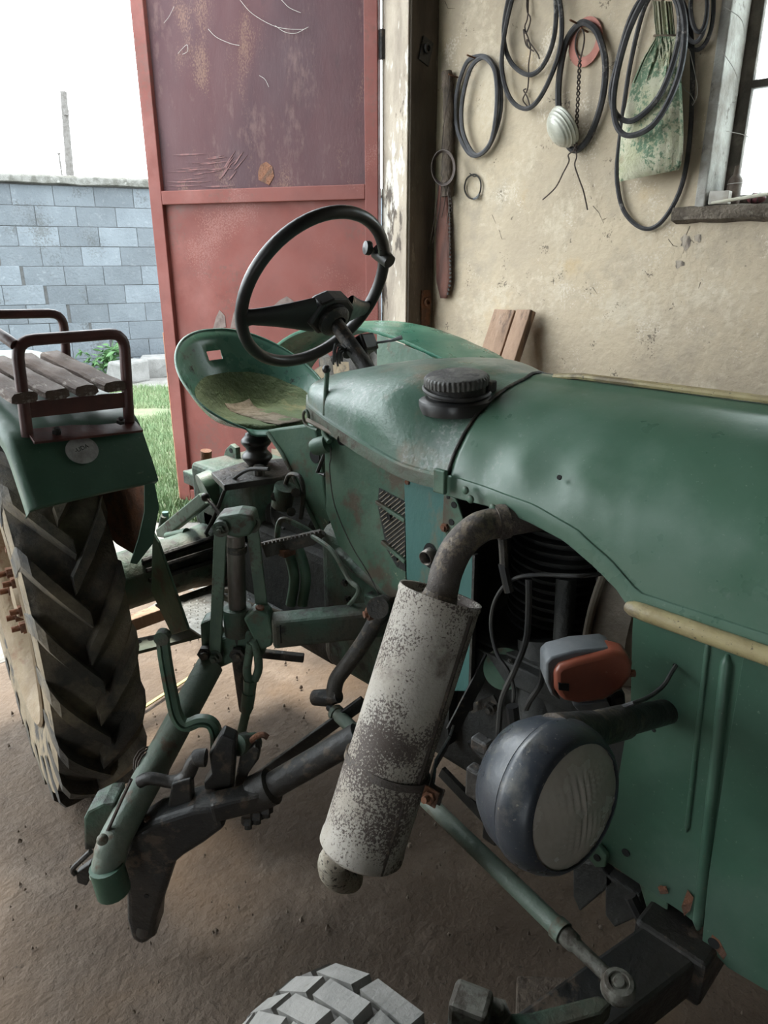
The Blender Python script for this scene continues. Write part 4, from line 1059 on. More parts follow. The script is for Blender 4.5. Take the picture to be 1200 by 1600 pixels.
# foot plate with raised dimples
fp = MB().prism([V((.93, 1.60, .53)), V((1.30, 1.52, .53)), V((1.30, 2.0, .53)), V((.93, 2.0, .53))], (0, 0, .008)).build('foot_plate', 'footplate', T, smooth=False, bevel=.002)
b = MB()
for i in range(13):
    for j in range(16): b.sphere(V((.945 + i * .028 + (j % 2) * .014, 1.63 + j * .023, .538)), .006, 8, 4, (1, 1, .35))
dm = b.build('dimple', 'footplate', fp); dm['kind'] = 'stuff'
MB().prism(px([(90, 900), (205, 885), (320, 935), (300, 965)], Z=.50), (0, 0, .012)) 
# perforated drawbar
pb_ = MB().prism(px([(200, 1000), (318, 975), (330, 988), (205, 1020)], Z=.46), (0, 0, -.012)).build('perforated_bar', 'link_green', T, smooth=False, bevel=.002)
for u, v in ((216, 1003), (236, 998), (256, 993)): dot(pb_, 'hole_dark', at(u, v, Z=.4605), (0, 0, 1), .011, .0008)
MB().box(at(215, 970, X=1.0), (.2, .05, .05)).build('cross_stay', 'plank', T, smooth=False, bevel=.004)
# brake pedals
pd = MB(); pd.prism(px([(408, 852), (500, 832), (508, 838), (490, 852), (415, 872)], D=1.78), FWD * .03); pedal = pd.build('brake_pedal', 'oily_iron', T, smooth=False, bevel=.003)
b = MB()
for k in range(16): q = at(410 + k * 6, 850 - k * 1.25, D=1.775); b.box(q, (.006, .006, .008))
b.build('teeth', 'steel_worn', pedal)
for du in (0, 18):
    MB().tube(spline(px([(440 + du, 846), (452 + du, 868), (460 + du, 905), (454 + du, 945)], D=1.82), 5), .015, 10).build('pedal_arm', 'worn_green', pedal)
MB().tube(spline(px([(433, 840), (436, 818), (446, 812), (480, 828), (494, 840)], D=1.83), 5), .008, 8).build('pedal_link', 'pale_green', pedal)
MB().box(at(448, 862, D=1.79), (.04, .03, .02)).build('pedal_boss', 'rust', pedal, smooth=False, bevel=.003)

# ---- rear wheels
RY, RZ, RX, RR = 2.14, .628, .645, .624
def rear_wheel():
    # parent mesh is the rim; the outer face looks to -X
    o = V((RX, RY, RZ))
    rim = MB().lathe([(.36, .095), (.375, .105), (.385, .10), (.375, .09), (.35, .075), (.335, .02), (.33, -.03), (.345, -.075), (.375, -.09), (.385, -.10), (.375, -.105), (.35, -.09), (.325, -.07), (.31, -.02), (.26, -.005), (.16, -.015), (.13, -.03), (.12, -.05), (.07, -.06), (.05, -.085), (0, -.09)], o, (1, 0, 0), 56)
    rim = rim.build('rear_wheel', 'rim_tan', T, ang=35, origin=o)
    w = .098
    prof = [(.575, -.108), (.584, -.09), (.588, -.05), (.590, 0), (.588, .05), (.584, .09), (.575, .108)]
    ty = MB().lathe(prof, o, (1, 0, 0), 72)
    NL = 22
    def carc(x): return float(np.interp(abs(x), [0, .05, .09, .112, .124, .128], [.594, .592, .586, .570, .525, .50]))
    for s in (-1, 1):
        for k in range(NL):
            a0 = 2 * math.pi * (k + (.5 if s > 0 else 0)) / NL
            rows = []
            for j in range(9):
                t = j / 8                                    # 0 at the shoulder, 1 past the middle
                x = s * (w + .010 - (w + .020) * t); a = a0 - .30 * t ** .85
                base = carc(x) - .012; h = .048 - .006 * t
                hw = (.019 + .005 * (1 - t)) / .62
                top = RR - (.018 if t == 0 else 0.) ; sec = []
                for da, r in ((-hw * 1.5, base), (-hw, top), (hw, top), (hw * 1.5, base)):
                    ang = a + da
                    sec.append(o + V((x, -r * math.cos(ang), r * math.sin(ang))))
                rows.append(sec)
            x0 = s * (w + .014)
            first = [o + V((x0, -r * math.cos(a0 + da), r * math.sin(a0 + da))) for da, r in ((-.05, .47), (-.042, .55), (.042, .55), (.05, .47))]
            rows.insert(0, first)
            ty.grid(rows, True); ty.add(rows[-1], [(0, 1, 2, 3)]); ty.add(rows[0], [(3, 2, 1, 0)])
    ty.build('tyre', 'tyre_rubber', rim, ang=35, origin=o)
    for s in (-1, 1): MB().lathe([(.372, .085 * s), (.40, .098 * s), (.47, .108 * s), (.54, .110 * s), (.576, .1075 * s)], o, (1, 0, 0), 72).build('sidewall', 'tyre_dusty', rim, ang=50, origin=o)
    for k in range(8):
        a = 2 * math.pi * k / 8 + .2; c = o + V((-.05, -.19 * math.cos(a), .19 * math.sin(a)))
        b = MB().cyl(c + V((.05, 0, 0)), c + V((-.015, 0, 0)), .010, seg=10); b.cyl(c + V((.025, 0, 0)), c + V((.005, 0, 0)), .019, seg=6); b.cyl(c + V((.036, 0, 0)), c + V((.03, 0, 0)), .023, seg=14)
        b.build('wheel_bolt', 'rust', rim)
    for k in range(6):
        a = 2 * math.pi * k / 6; c = o + V((-.075, -.085 * math.cos(a), .085 * math.sin(a)))
        b = MB().cyl(c + V((.02, 0, 0)), c + V((-.035, 0, 0)), .009, seg=10); b.cyl(c + V((.01, 0, 0)), c + V((-.012, 0, 0)), .017, seg=6)
        b.build('hub_bolt', 'rust', rim)
    return rim
rw = rear_wheel()
rw.rotation_euler = (0, 0, math.radians(-9))
def mirror_clone(o, shift):
    loc = V((2 * CX - WL[o.name].x, WL[o.name].y, WL[o.name].z)) + shift
    c = clone(o, loc, T, (0, 0, math.pi), None)
    for ch in list(o.children):
        k = ch.copy(); col.objects.link(k); k.parent = c
    return c
rw2 = mirror_clone(rw, V((0, 0, 0)))

# ---- fenders
FP = [(1.545, 1.092), (1.53, 1.100), (1.532, 1.112), (1.56, 1.170), (1.60, 1.236), (1.66, 1.262), (1.75, 1.285), (1.85, 1.310), (2.0, 1.335), (2.2, 1.345), (2.4, 1.325), (2.6, 1.26), (2.78, 1.14), (2.90, .98), (2.95, .85)]
FS = spline([V((0, y, z)) for y, z in FP], 4)
def fender(x0, x1, outer_first=True):
    b = MB(); rows = []
    for p in FS:
        d = (V((0, RY, RZ)) - p); d.x = 0; d.normalize()
        r = [V((x0, p.y, p.z)) + d * .045, V((x0, p.y, p.z)) + d * .015, V((x0 + (.012 if x1 > x0 else -.012), p.y, p.z))]
        for k in range(1, 6): r.append(V((x0 + (x1 - x0) * k / 6, p.y, p.z)) - d * .004 * math.sin(k / 6 * math.pi))
        r += [V((x1, p.y, p.z)), V((x1, p.y, p.z)) + d * .012]
        rows.append(r)
    b.grid(rows)
    return b.build('fender', 'panel_green' if x0 < CX else 'far_fender', T, solid=.003, ang=50)
fen = fender(.465, .755)
fen2 = fender(2 * CX - .465, 2 * CX - .755)
def fender_side(x, name, pts, m, parent, th=.004): return MB().prism(pts, (th, 0, 0)).build(name, m, parent, smooth=False, bevel=.0015)
# inner skirt hanging from the fender edge, and its rusty inside
sk_ = [V((.748, y, z)) for y, z in ((1.56, 1.10), (1.63, 1.236), (1.75, 1.275), (2.0, 1.325), (2.0, .90), (1.8, .86), (1.66, .86), (1.60, .92), (1.57, 1.0))]
fs_ = fender_side(.748, 'inner_skirt', sk_, 'rust', fen)
MB().prism(px([(226, 758), (241, 751), (249, 792), (239, 850), (214, 882), (204, 880), (217, 840), (226, 800)], Y=1.55), (0, .004, 0)).build('skirt_flange', 'panel_green', fen, smooth=False, bevel=.001)
fender_side(1.94, 'inner_skirt', [V((1.94, p.y, p.z)) for p in sk_], 'worn_green', fen2)
# raised bead along the lip
MB().tube(spline([V((.56, 1.537, 1.116)), V((.60, 1.536, 1.120)), V((.70, 1.538, 1.124)), V((.735, 1.54, 1.124))], 4), .0045, 8).build('bead', 'pale_green', fen)
# round sticker with print
st_n = V((0, -.066, .04)).normalized(); st_n = V((0, -.855, .52)); st_u = V((1, 0, 0)); st_v = V((0, .52, .855))
st_n = V((0, -.877, .481)); st_v = V((0, .481, .877)); s0 = at(126, 706, Y=1.572) + st_n * .011
b = MB(); b.add([s0 + st_u * .036 * math.cos(t) + st_v * .031 * math.sin(t) for t in np.linspace(0, 6.28, 40, endpoint=False)] + [s0 + st_n * .001 + st_u * .036 * math.cos(t) + st_v * .031 * math.sin(t) for t in np.linspace(0, 6.28, 40, endpoint=False)], [tuple(range(40, 80))] + [(i, (i + 1) % 40, 40 + (i + 1) % 40, 40 + i) for i in range(40)])
stick = b.build('sticker', 'sticker_silver', fen, smooth=False)
def lettering(txt, size, c, u_, v_, n_, m, parent):
    cu = bpy.data.curves.new('lettering', 'FONT'); cu.body = txt; cu.size = size; cu.align_x = 'CENTER'; cu.align_y = 'CENTER'; cu.extrude = .0003
    to = bpy.data.objects.new('tmp', cu); col.objects.link(to)
    bpy.context.view_layer.update()
    me = bpy.data.meshes.new_from_object(to.evaluated_get(bpy.context.evaluated_depsgraph_get()))
    bpy.data.objects.remove(to); me.materials.clear(); me.materials.append(M[m])
    for vtx in me.vertices:
        p = V(vtx.co); q = V(u_) * p.x + V(v_) * p.y + V(n_) * p.z; vtx.co = q
    me.name = 'lettering'
    o = bpy.data.objects.new('lettering', me); col.objects.link(o); o.parent = parent; o.location = V(c) - WL[parent.name]; WL[o.name] = V(c)
    return o
lettering('-UDA', .0135, s0 + st_n * .0016 + st_v * .004, (st_u + st_v * .22).normalized(), (st_v - st_u * .22).normalized(), st_n, 'print_black', stick)

# ---- passenger bench on the fender
def rounded(pts, r=.04, n=5):
    pts = [V(p) for p in pts]; out = [pts[0]]
    for a, c, d in zip(pts, pts[1:], pts[2:]):
        e0 = c + (a - c).normalized() * min(r, (a - c).length / 2); e1 = c + (d - c).normalized() * min(r, (d - c).length / 2)
        for k in range(n + 1):
            t = k / n; out.append(e0 * (1 - t) ** 2 + c * 2 * t * (1 - t) + e1 * t * t)
    out.append(pts[-1]); return out
b = MB()
b.tube(rounded([(.505, 1.60, 1.238), (.515, 1.60, 1.438), (.748, 1.60, 1.438), (.735, 1.60, 1.235)], .035), .0125, 12)
bench = b.build('passenger_seat', 'frame_maroon', T, ang=60)
MB().tube(rounded([(.735, 1.93, 1.31), (.745, 1.93, 1.465), (.46, 1.93, 1.475)], .035), .0115, 12).build('rear_hoop', 'frame_maroon', bench)
MB().tube(spline([V((.512, 1.60, 1.43)), V((.50, 1.64, 1.448)), V((.485, 1.74, 1.47)), V((.46, 1.93, 1.475))], 5), .0115, 12).build('side_rail', 'frame_maroon', bench)
MB().bar((.505, 1.585, 1.240), (.75, 1.585, 1.226), .050, .006, (0, 1, .45)).build('base_strap', 'frame_maroon', bench, smooth=False, bevel=.001)
MB().bar((.51, 1.60, 1.295), (.74, 1.60, 1.287), .010, .035, (0, 1, 0)).build('cross_rail', 'frame_maroon', bench, smooth=False, bevel=.001)
MB().bar((.47, 1.92, 1.332), (.735, 1.92, 1.332), .010, .025, (0, 1, 0)).build('cross_rail', 'frame_maroon', bench, smooth=False, bevel=.001)
for x in (.56, .705): MB().nut((x, 1.58, 1.24), (0, -.4, .9), .010, .008).build('bolt', 'black_iron', bench)
for k, x in enumerate((.508, .575, .640, .705)):
    b = MB(); rows = []
    for j in range(14):
        t = j / 13; y = 1.585 + .365 * t; z = 1.322 + .037 * t; hw = .0255; r = []
        for a, c in ((-1, -.6), (-1, .4), (-.75, 1), (0, 1.08), (.75, 1), (1, .4), (1, -.6), (.7, -1), (-.7, -1)):
            n_ = noise.noise(V((x * 50 + a * 3, y * 14, c * 4))) * .003
            r.append(V((x + a * hw + n_, y, z + c * .011 + n_)))
        rows.append(r)
    b.grid(rows, True); b.add(rows[0], [tuple(range(9))]); b.add(rows[-1], [tuple(range(9))])
    b.build('slat', 'slat_wood', bench, ang=35)

# ---- exhaust
MT, MBt = V((.905, .767, 1.014)), V((.705, .776, .545)); md = (MBt - MT).normalized(); ML = (MBt - MT).length; MR = .0785
muf = MB().lathe([(0, .012), (MR * .93, .012), (MR * .95, -.002), (MR, -.003), (MR + .001, .006), (MR - .001, .012), (MR - .001, ML * .62), (MR + .001, ML * .66), (MR + .001, ML - .03), (MR + .003, ML - .02), (MR + .003, ML - .006), (MR - .002, ML), (MR * .8, ML + .004), (0, ML + .004)], MT, md, 56).build('muffler', 'muffler_paint', T, ang=35)
ma, mb_ = frame(md)
def mpt(ang, h, r=MR): 
    # ang measured from the side that faces the viewer, turning to the right
    f0 = (-FWD - md * (-FWD).dot(md)).normalized(); r0 = (RGT - md * RGT.dot(md)).normalized()
    return MT + md * h + (f0 * math.cos(ang) + r0 * math.sin(ang)) * r
MB().bar(mpt(.72, .012, MR), mpt(.72, ML * .68, MR), .006, .004).build('seam', 'exhaust_pipe', muf, smooth=False)
MB().bar(mpt(.45, ML * .72, MR), mpt(.45, ML - .005, MR), .005, .003).build('seam', 'exhaust_pipe', muf, smooth=False)
b = MB(); h0 = ML * .66; rows = []
for k in range(60):
    t = 2 * math.pi * k / 60; h = h0 + .010 * math.cos(t - 1.2) * 0
    rows.append([mpt(t, h - .007, MR + .0005), mpt(t, h - .007, MR + .004), mpt(t, h + .007, MR + .004), mpt(t, h + .007, MR + .0005)])
b.grid(rows, True, True)
cl = b.build('clamp_band', 'exhaust_pipe', muf, ang=30)
c = mpt(.95, h0 + .004, MR + .012); e_t = mpt(.95 + math.pi / 2, h0, 1) - mpt(.95 + math.pi / 2, h0, 0) ; e_r = (mpt(.95, h0, 1) - mpt(.95, h0, 0))
MB().bar(c - e_r * .004 - e_t * .012, c + e_r * .026 - e_t * .012, .03, .005, md).build('clamp_ear', 'rust', muf, smooth=False, bevel=.002)
MB().bar(c - e_r * .004 + e_t * .008, c + e_r * .026 + e_t * .008, .03, .005, md).build('clamp_ear', 'exhaust_pipe', muf, smooth=False, bevel=.002)
b = MB().cyl(c + e_r * .012 - e_t * .040, c + e_r * .012 + e_t * .024, .006, seg=10); b.cyl(c + e_r * .012 - e_t * .024, c + e_r * .012 - e_t * .013, .012, seg=6); b.cyl(c + e_r * .012 + e_t * .01, c + e_r * .012 + e_t * .02, .012, seg=6)
b.build('clamp_bolt', 'rust', muf)
pp = [c + e_t * .012, at(678, 1198, X=.86), at(700, 1160, X=.95), at(706, 1142, X=1.02), V((1.12, .80, .78))]
b = MB()
for p, q in zip(pp, pp[1:]): b.bar(p, q, .030, .006, md)
b.build('strap_bracket', 'black_iron', muf, smooth=False, bevel=.001)
pin = spline([V((1.16, .66, 1.145)), at(775, 817, X=1.04), at(742, 829, X=.985), at(715, 856, X=.945), at(698, 892, X=.92), at(690, 925, X=.905), MT + md * .03], 6)
ip = MB().tube(pin, .030, 20).build('inlet_pipe', 'exhaust_pipe', muf)
MB().tube([pin[-7] - (pin[-7] - pin[-1]) * .0, pin[-4], pin[-1]], [.031, .036, .040], 20).build('pipe_weld', 'exhaust_pipe', muf)
q = at(778, 816, X=1.04); MB().tube([pin[5], pin[6]], .034, 20).build('pipe_flange', 'exhaust_pipe', muf)
ct = [MT + md * (ML - .02) - RGT * .03, MT + md * (ML + .012) - RGT * .042, at(519, 1346, D=1.06), at(521, 1362, D=1.06), at(535, 1372, D=1.075), at(548, 1372, D=1.10)]
MB().tube(spline(ct, 6), .026, 18, cap=False).build('tail_pipe', 'muffler_tail', muf, solid=.003)

# ---- headlamp on its arm
HC = at(856, 1236, X=.71); ha = V((-.14, -.97, .16)).normalized()
HR = .101
prof = [(0, -.088), (.030, -.086), (.058, -.076), (.080, -.058), (.094, -.034), (.100, -.008), (.1015, .0)]
hl_ = MB().lathe(prof, HC, ha, 48).build('headlamp', 'lamp_black', T, ang=60)
MB().lathe([(.1005, .0), (.104, .003), (.1045, .012), (.101, .030), (.094, .044), (.088, .050), (.085, .050), (.085, .044)], HC, ha, 48).build('lamp_rim', 'lamp_black', hl_, ang=50)
la_, lb_ = frame(ha); rows = []
for i in range(16):
    r = .0865 * i / 15; rows.append([])
    for k in range(72):
        t = 2 * math.pi * k / 72; x, y = r * math.cos(t), r * math.sin(t)
        fl = .0016 * math.cos(x * 2 * math.pi / .0115) * (1 if abs(y) < .05 else .3)
        rows[-1].append(HC + ha * (.046 + .018 * (1 - (r / .0865) ** 2) + fl) + la_ * x + lb_ * y)
MB().grid(rows, True).build('lens', 'lens_glass', hl_, ang=80)
p1 = at(1040, 1112, X=XS); p0 = at(918, 1142, X=.82)
arm = MB().tube([p1 + (p1 - p0) * .1, p1, p0], [.0215, .0215, .023], 18).build('lamp_arm', 'black_iron', T)
MB().tube([p0.lerp(p1, -.04), p0.lerp(p1, .42)], .0265, 18).build('arm_sleeve', 'oily_iron', arm)
MB().tube([p0.lerp(p1, .05), HC + V((.02, .01, .07))], [.028, .034], 14).build('lamp_mount', 'black_iron', arm)
b = MB(); b.box(HC - ha * .075 + V((-.045, .02, -.01)), (.02, .03, .05)); b.box(HC - ha * .07 + V((-.03, .03, .045)), (.02, .03, .02)); b.build('back_lug', 'black_iron', hl_, smooth=False, bevel=.004)
MB().lathe([(.0, 0), (.03, .002), (.036, .012), (.036, .05), (0, .055)], HC + V((.01, .03, -.125)), (0, 0, 1), 18).build('lamp_stud', 'panel_green', hl_, ang=40)

# ---- turn indicator
DI = .985
def off(pts, D, d): return MB().prism(px([(u, v + 8) for u, v in pts], D=D), FWD * d)
ind = off([(867, 1042), (876, 1033), (900, 1025), (958, 1011), (982, 1016), (990, 1030), (988, 1050), (972, 1072), (945, 1088), (905, 1093), (880, 1089), (868, 1072)], DI, .045).build('turn_indicator', 'amber_plastic', T, ang=45, bevel=.009, bseg=3)
off([(853, 1028), (862, 1019), (900, 1009), (950, 1005), (962, 1010), (900, 1024), (874, 1034), (866, 1045), (867, 1074), (878, 1088), (862, 1080), (853, 1060)], DI + .012, .05).build('housing', 'grey_plastic', ind, ang=45, bevel=.004)
off([(873, 1060), (889, 1061), (889, 1072), (873, 1070)], DI - .002, .006).build('notch', 'hole_dark', ind, smooth=False)
off([(895, 1094), (950, 1088), (958, 1105), (935, 1112), (905, 1104)], DI + .012, .03).build('foot', 'grey_plastic', ind, smooth=False, bevel=.002)
off([(952, 1080), (978, 1074), (980, 1100), (955, 1106)], DI + .02, .03).build('grommet', 'black_plastic', ind, smooth=False, bevel=.008)
MB().cyl(at(984, 1052, D=DI + .01), at(992, 1052, D=DI + .01), .006, seg=8).build('screw', 'rust', ind)
MB().tube(spline([at(958, 1108, D=DI + .03), at(985, 1100, X=.90), at(1012, 1090, X=.94), at(1036, 1072, X=.98), at(1050, 1050, X=1.02), at(1057, 1039, X=1.055)], 6), .0035, 8).build('indicator_wire', 'rubber_cable', T)

# ---- engine in the opening
eng = MB().lim(1.13, 1.57, .40, 1.0, .42, .80).build('engine_block', 'engine_dark', T, smooth=False, bevel=.02)
for y in (.56, .78):
    pf = [(.05, .78)]
    for k in range(14): pf += [(.118, .80 + k * .022), (.118, .806 + k * .022), (.095, .808 + k * .022), (.095, .82 + k * .022)]
    pf += [(.10, 1.12), (0, 1.12)]
    MB().lathe(pf, (CX, y, 0), (0, 0, 1), 36).build('cylinder', 'engine_dark', eng, ang=30)
MB().lim(1.10, 1.60, .895, .905, .5, 1.18).build('bulkhead', 'engine_dark', T, smooth=False)
fs = MB().lathe([(.205, -.10), (.215, -.09), (.215, -.01), (.205, .0), (.20, .02), (.215, .03), (.215, .05), (.17, .10), (.10, .12)], (CX, .50, .90), (0, -1, 0), 48).build('fan_shroud', 'shroud_tan', T, ang=35)
MB().box((1.17, .50, .80), (.06, .16, .05)).build('shroud_foot', 'shroud_tan', fs, smooth=False, bevel=.006)
for y, r in ((.45, .01), (.585, .008)): MB().tube([V((CX + (.222) * math.cos(t), y, .90 + .222 * math.sin(t))) for t in np.linspace(1.6, 3.8, 24)], r, 8).build('shroud_rib', 'shroud_tan', fs)
cv = MB().cyl(at(788, 1045, X=1.14), at(788, 1045, X=1.12), .045, seg=32).build('timing_cover', 'worn_green', T)
for k in range(4): 
    a = k * 1.57 + .5; MB().nut(at(788, 1045, X=1.12) + V((0, .03 * math.cos(a), .03 * math.sin(a))), (-1, 0, 0), .006, .004).build('bolt', 'oily_iron', cv)
MB().cyl(at(845, 1000, X=1.2), at(845, 1130, X=1.15), .05, seg=20).build('oil_filter', 'engine_dark', T)
MB().cyl(at(885, 905, X=1.25), at(880, 1000, X=1.22), .022, seg=14).build('intake_tube', 'engine_dark', T)
MB().lim(1.11, 1.15, .50, .86, .74, .79).build('side_rail', 'engine_dark', T, smooth=False, bevel=.004)
def cable(pts, r=.005, X=1.06, m='rubber_cable', name='cable'): return MB().tube(spline([at(u, v, X=X) if len(q) == 2 else at(q[0], q[1], X=q[2]) for q in pts for u, v in (q[:2],)], 6), r, 8).build(name, m, T)
cable([(945, 896, 1.12), (900, 900), (840, 898), (800, 906), (775, 935), (767, 975), (776, 1020), (795, 1050), (803, 1080), (800, 1110)], .0042)
cable([(826, 905), (826, 950), (822, 1000), (805, 1045), (785, 1090), (780, 1130), (778, 1165)], .0065)
cable([(848, 1040), (845, 1068), (828, 1095), (822, 1108)], .006)
cable([(782, 808), (786, 850), (788, 885)], .009, 1.055, 'oily_iron', 'hanger_strap')
cable([(786, 880), (792, 908), (796, 925)], .010, 1.055, 'black_plastic', 'connector')
cable([(800, 1103), (803, 1130)], .013, 1.04, 'black_plastic', 'connector')
MB().nut(at(770, 1105, X=1.10), (-1, 0, 0), .014, .012).build('bolt', 'oily_iron', T)
MB().bar(at(735, 1108, X=1.10), at(775, 1092, X=1.10), .02, .006, (0, 0, 1)).build('bracket', 'oily_iron', T, smooth=False, bevel=.001)
cable([(760, 1185), (748, 1175), (738, 1165), (735, 1158)], .008, 1.0, 'black_iron', 'hook')
MB().bar(at(690, 1205, X=1.11), at(800, 1320, X=1.11), .03, .012, (0, 0, 1)).build('sump_edge', 'engine_dark', T, smooth=False)
MB().lim(1.14, 1.56, .2, .42, .42, .75).build('front_support', 'engine_dark', T, smooth=False, bevel=.02)
MB().box(at(768, 1300, X=1.09), (.02, .04, .05)).build('drain_lug', 'black_iron', T, smooth=False, bevel=.005)
for pts in ([(895, 1345), (935, 1350), (960, 1380), (935, 1400), (905, 1425), (895, 1400)], [(945, 1365), (1000, 1400), (1005, 1430), (960, 1450), (945, 1430)]):
    MB().prism(px(pts, X=1.12), (.03, 0, 0)).build('hanger_plate', 'engine_dark', T, smooth=False, bevel=.004)
ear = MB().prism(px([(918, 1320), (935, 1322), (948, 1338), (945, 1356), (930, 1356), (918, 1340)], X=1.035), (.012, 0, 0)).build('panel_ear', 'worn_green', T, smooth=False, bevel=.003)
dot(ear, 'hole_dark', at(933, 1340, X=1.034), (-1, 0, 0), .007)
MB().tube(px([(985, 1400), (1000, 1430), (1015, 1462)], X=1.06), .012, 8).build('hose', 'rubber_cable', T)

# ---- drop arm, drag link
da = MB().tube(spline([at(606, 945, X=1.10), at(592, 962, X=1.06), at(570, 1000, X=1.04), at(545, 1036, X=1.01), at(526, 1062, X=.985), at(521, 1088, X=.97)], 5), [.026] * 6 + [.02] * 20, 12).build('drop_arm', 'oily_iron', T)
MB().cyl(at(590, 950, X=1.03), at(600, 945, X=1.12), .026, seg=18).build('arm_boss', 'oily_iron', da)
b = MB(); q = at(581, 958, X=1.03); b.nut(q, (-.8, .3, 0), .016, .012); b.build('bolt', 'rust', da)
A0 = at(521, 1092, X=.965)
MB().tube([at(492, 1090, X=.955), at(512, 1090, X=.965), at(530, 1088, X=.975)], [.020, .022, .016], 14).build('ball_joint', 'black_iron', da)
B0 = at(966, 1541, Z=.545)
S0 = at(515, 1104, X=.96)
dl = MB().tube([S0.lerp(B0, .035), S0.lerp(B0, .86)], .0165, 16).build('drag_link', 'link_green', T)
MB().tube([S0, S0.lerp(B0, .05)], [.011, .012], 12).build('link_end', 'black_iron', dl)
MB().tube([S0.lerp(B0, .03), S0.lerp(B0, .045)], .0205, 14).build('collar', 'link_green', dl)
MB().tube([S0.lerp(B0, .855), S0.lerp(B0, .875)], .0195, 14).build('collar', 'link_green', dl)
MB().tube([S0.lerp(B0, .87), S0.lerp(B0, .90), S0.lerp(B0, .905), S0.lerp(B0, .985)], [.0165, .0155, .012, .0115], 12).build('link_end', 'joint_grey', dl)
MB().lathe([(0, .013), (.008, .013), (.0095, .010), (.015, .010), (.016, .013), (.022, .012), (.026, .006), (.026, -.010), (.018, -.022), (.012, -.034), (0, -.034)], B0, (-.1, -.05, 1), 22).build('ball_joint', 'joint_grey', dl, ang=40)

# ---- front axle and steering arm
K0 = at(742, 1600, Z=.50)
sa = MB(); sa.prism([p for p in px([(720, 1586), (830, 1580), (935, 1553), (958, 1566), (940, 1585), (850, 1610), (730, 1640)], Z=.505)], (0, 0, -.035))
stearm = sa.build('steering_arm', 'grimy_green', T, smooth=False, bevel=.005)
MB().nut(at(775, 1588, Z=.507), (0, 0, 1), .022, .014).build('bolt', 'joint_grey', stearm)
MB().box(at(735, 1583, Z=.52), (.05, .06, .07), Matrix.Rotation(.4, 3, 'Z')).build('king_pin', 'joint_grey', stearm, smooth=False, bevel=.008)
b = MB()
ab0, ab1 = V((.60, .40, .36)), V((2 * CX - .60, .40, .36)); 
fa = MB().bar((.62, .41, .38), (1.02, .30, .42), .10, .09, (0, 1, 0)).build('front_axle', 'black_iron', T, smooth=False, bevel=.008)
MB().bar((1.0, .30, .42), (2 * CX - 1.0, .30, .42), .13, .10, (0, 1, 0)).build('axle_beam', 'black_iron', fa, smooth=False, bevel=.008)
MB().bar((2 * CX - 1.0, .30, .42), (2 * CX - .62, .41, .38), .10, .09, (0, 1, 0)).build('axle_end', 'black_iron', fa, smooth=False, bevel=.008)
MB().cyl((.60, .42, .30), (.60, .42, .52), .028).build('king_post', 'grimy_green', fa)
MB().cyl((.60, .42, .33), (.44, .42, .33), .025).build('stub_axle', 'black_iron', fa)

def front_wheel():
    o = V((.435, .42, .325)); R0 = .318
    rim = MB().lathe([(.205, .06), (.215, .065), (.22, .06), (.20, .045), (.185, 0), (.20, -.045), (.22, -.06), (.215, -.065), (.19, -.05), (.17, -.01), (.11, -.015), (.06, -.03), (0, -.045)], o, (1, 0, 0), 40).build('front_wheel', 'rim_tan', T, ang=35, origin=o)
    ty = MB().lathe([(.21, -.06), (.24, -.075), (.28, -.078), (.302, -.070), (.309, -.05), (.311, 0), (.309, .05), (.302, .070), (.28, .078), (.24, .075), (.21, .06)], o, (1, 0, 0), 64)
    # staggered tread blocks in four rows
    NB = 18
    for row, (x0, x1, sh, sk) in enumerate(((-.078, -.043, 0, -.25), (-.037, -.003, .5, -.12), (.003, .037, .15, .12), (.043, .078, .6, .25))):
        for k in range(NB):
            a0 = 2 * math.pi * (k + sh) / NB; da = 2 * math.pi / NB * .44
            vs_ = []
            for r in (.300, R0 + .008):
                for x in (x0, x1):
                    rr = r - (.010 if abs(x) > .06 and r > .31 else 0) - (.035 if abs(x) > .06 and r < .31 else 0)
                    for s in (-1, 1):
                        a = a0 + s * da * (.94 if r > .31 else 1.) + sk * (x - (x0 + x1) / 2) * 4 * .25
                        vs_.append(o + V((x, rr * math.sin(a), rr * math.cos(a))))
            ty.add(vs_, [(0, 1, 3, 2), (4, 6, 7, 5), (0, 4, 5, 1), (2, 3, 7, 6), (0, 2, 6, 4), (1, 5, 7, 3)])
    ty.build('tyre', 'tyre_front', rim, ang=30, origin=o)
    for k in range(5):
        a = 2 * math.pi * k / 5; c = o + V((-.03, .085 * math.cos(a), .085 * math.sin(a))); MB().nut(c, (-1, 0, 0), .012, .012).build('wheel_bolt', 'rust', rim)
    return rim
fw = front_wheel(); mirror_clone(fw, V((0, 0, 0)))

# ---- mower lift jack
DJ = 1.60
jk = MB().prism(px([(333, 818), (342, 808), (372, 803), (394, 806), (398, 822), (390, 838), (372, 842), (348, 836), (336, 830)], D=DJ), FWD * .07).build('lift_jack', 'pale_green', T, smooth=False, bevel=.008, bseg=3)
MB().cyl(at(366, 812, D=DJ + .03) - V((0, 0, .01)), at(366, 812, D=DJ + .03) + V((0, 0, .016)), .018, seg=6).build('top_nut', 'worn_green', jk)
jt, jc, jb, je = at(368, 836, D=DJ + .035), at(371, 955, D=DJ + .035), at(372, 990, D=DJ + .035), at(384, 1108, D=DJ + .035)
MB().cyl(jt, jc, .0225, seg=22).build('plunger', 'steel_worn', jk)
MB().cyl(at(370, 862, D=DJ + .035), at(370, 852, D=DJ + .035), .025, seg=22).build('wiper_ring', 'oily_iron', jk)
MB().tube([jc + V((0, 0, .012)), jc, jb], [.037, .0375, .034], 22).build('sleeve', 'grimy_green', jk, ang=30)
MB().tube([jb, je], [.026, .018], 16).build('lower_tube', 'oily_iron', jk)
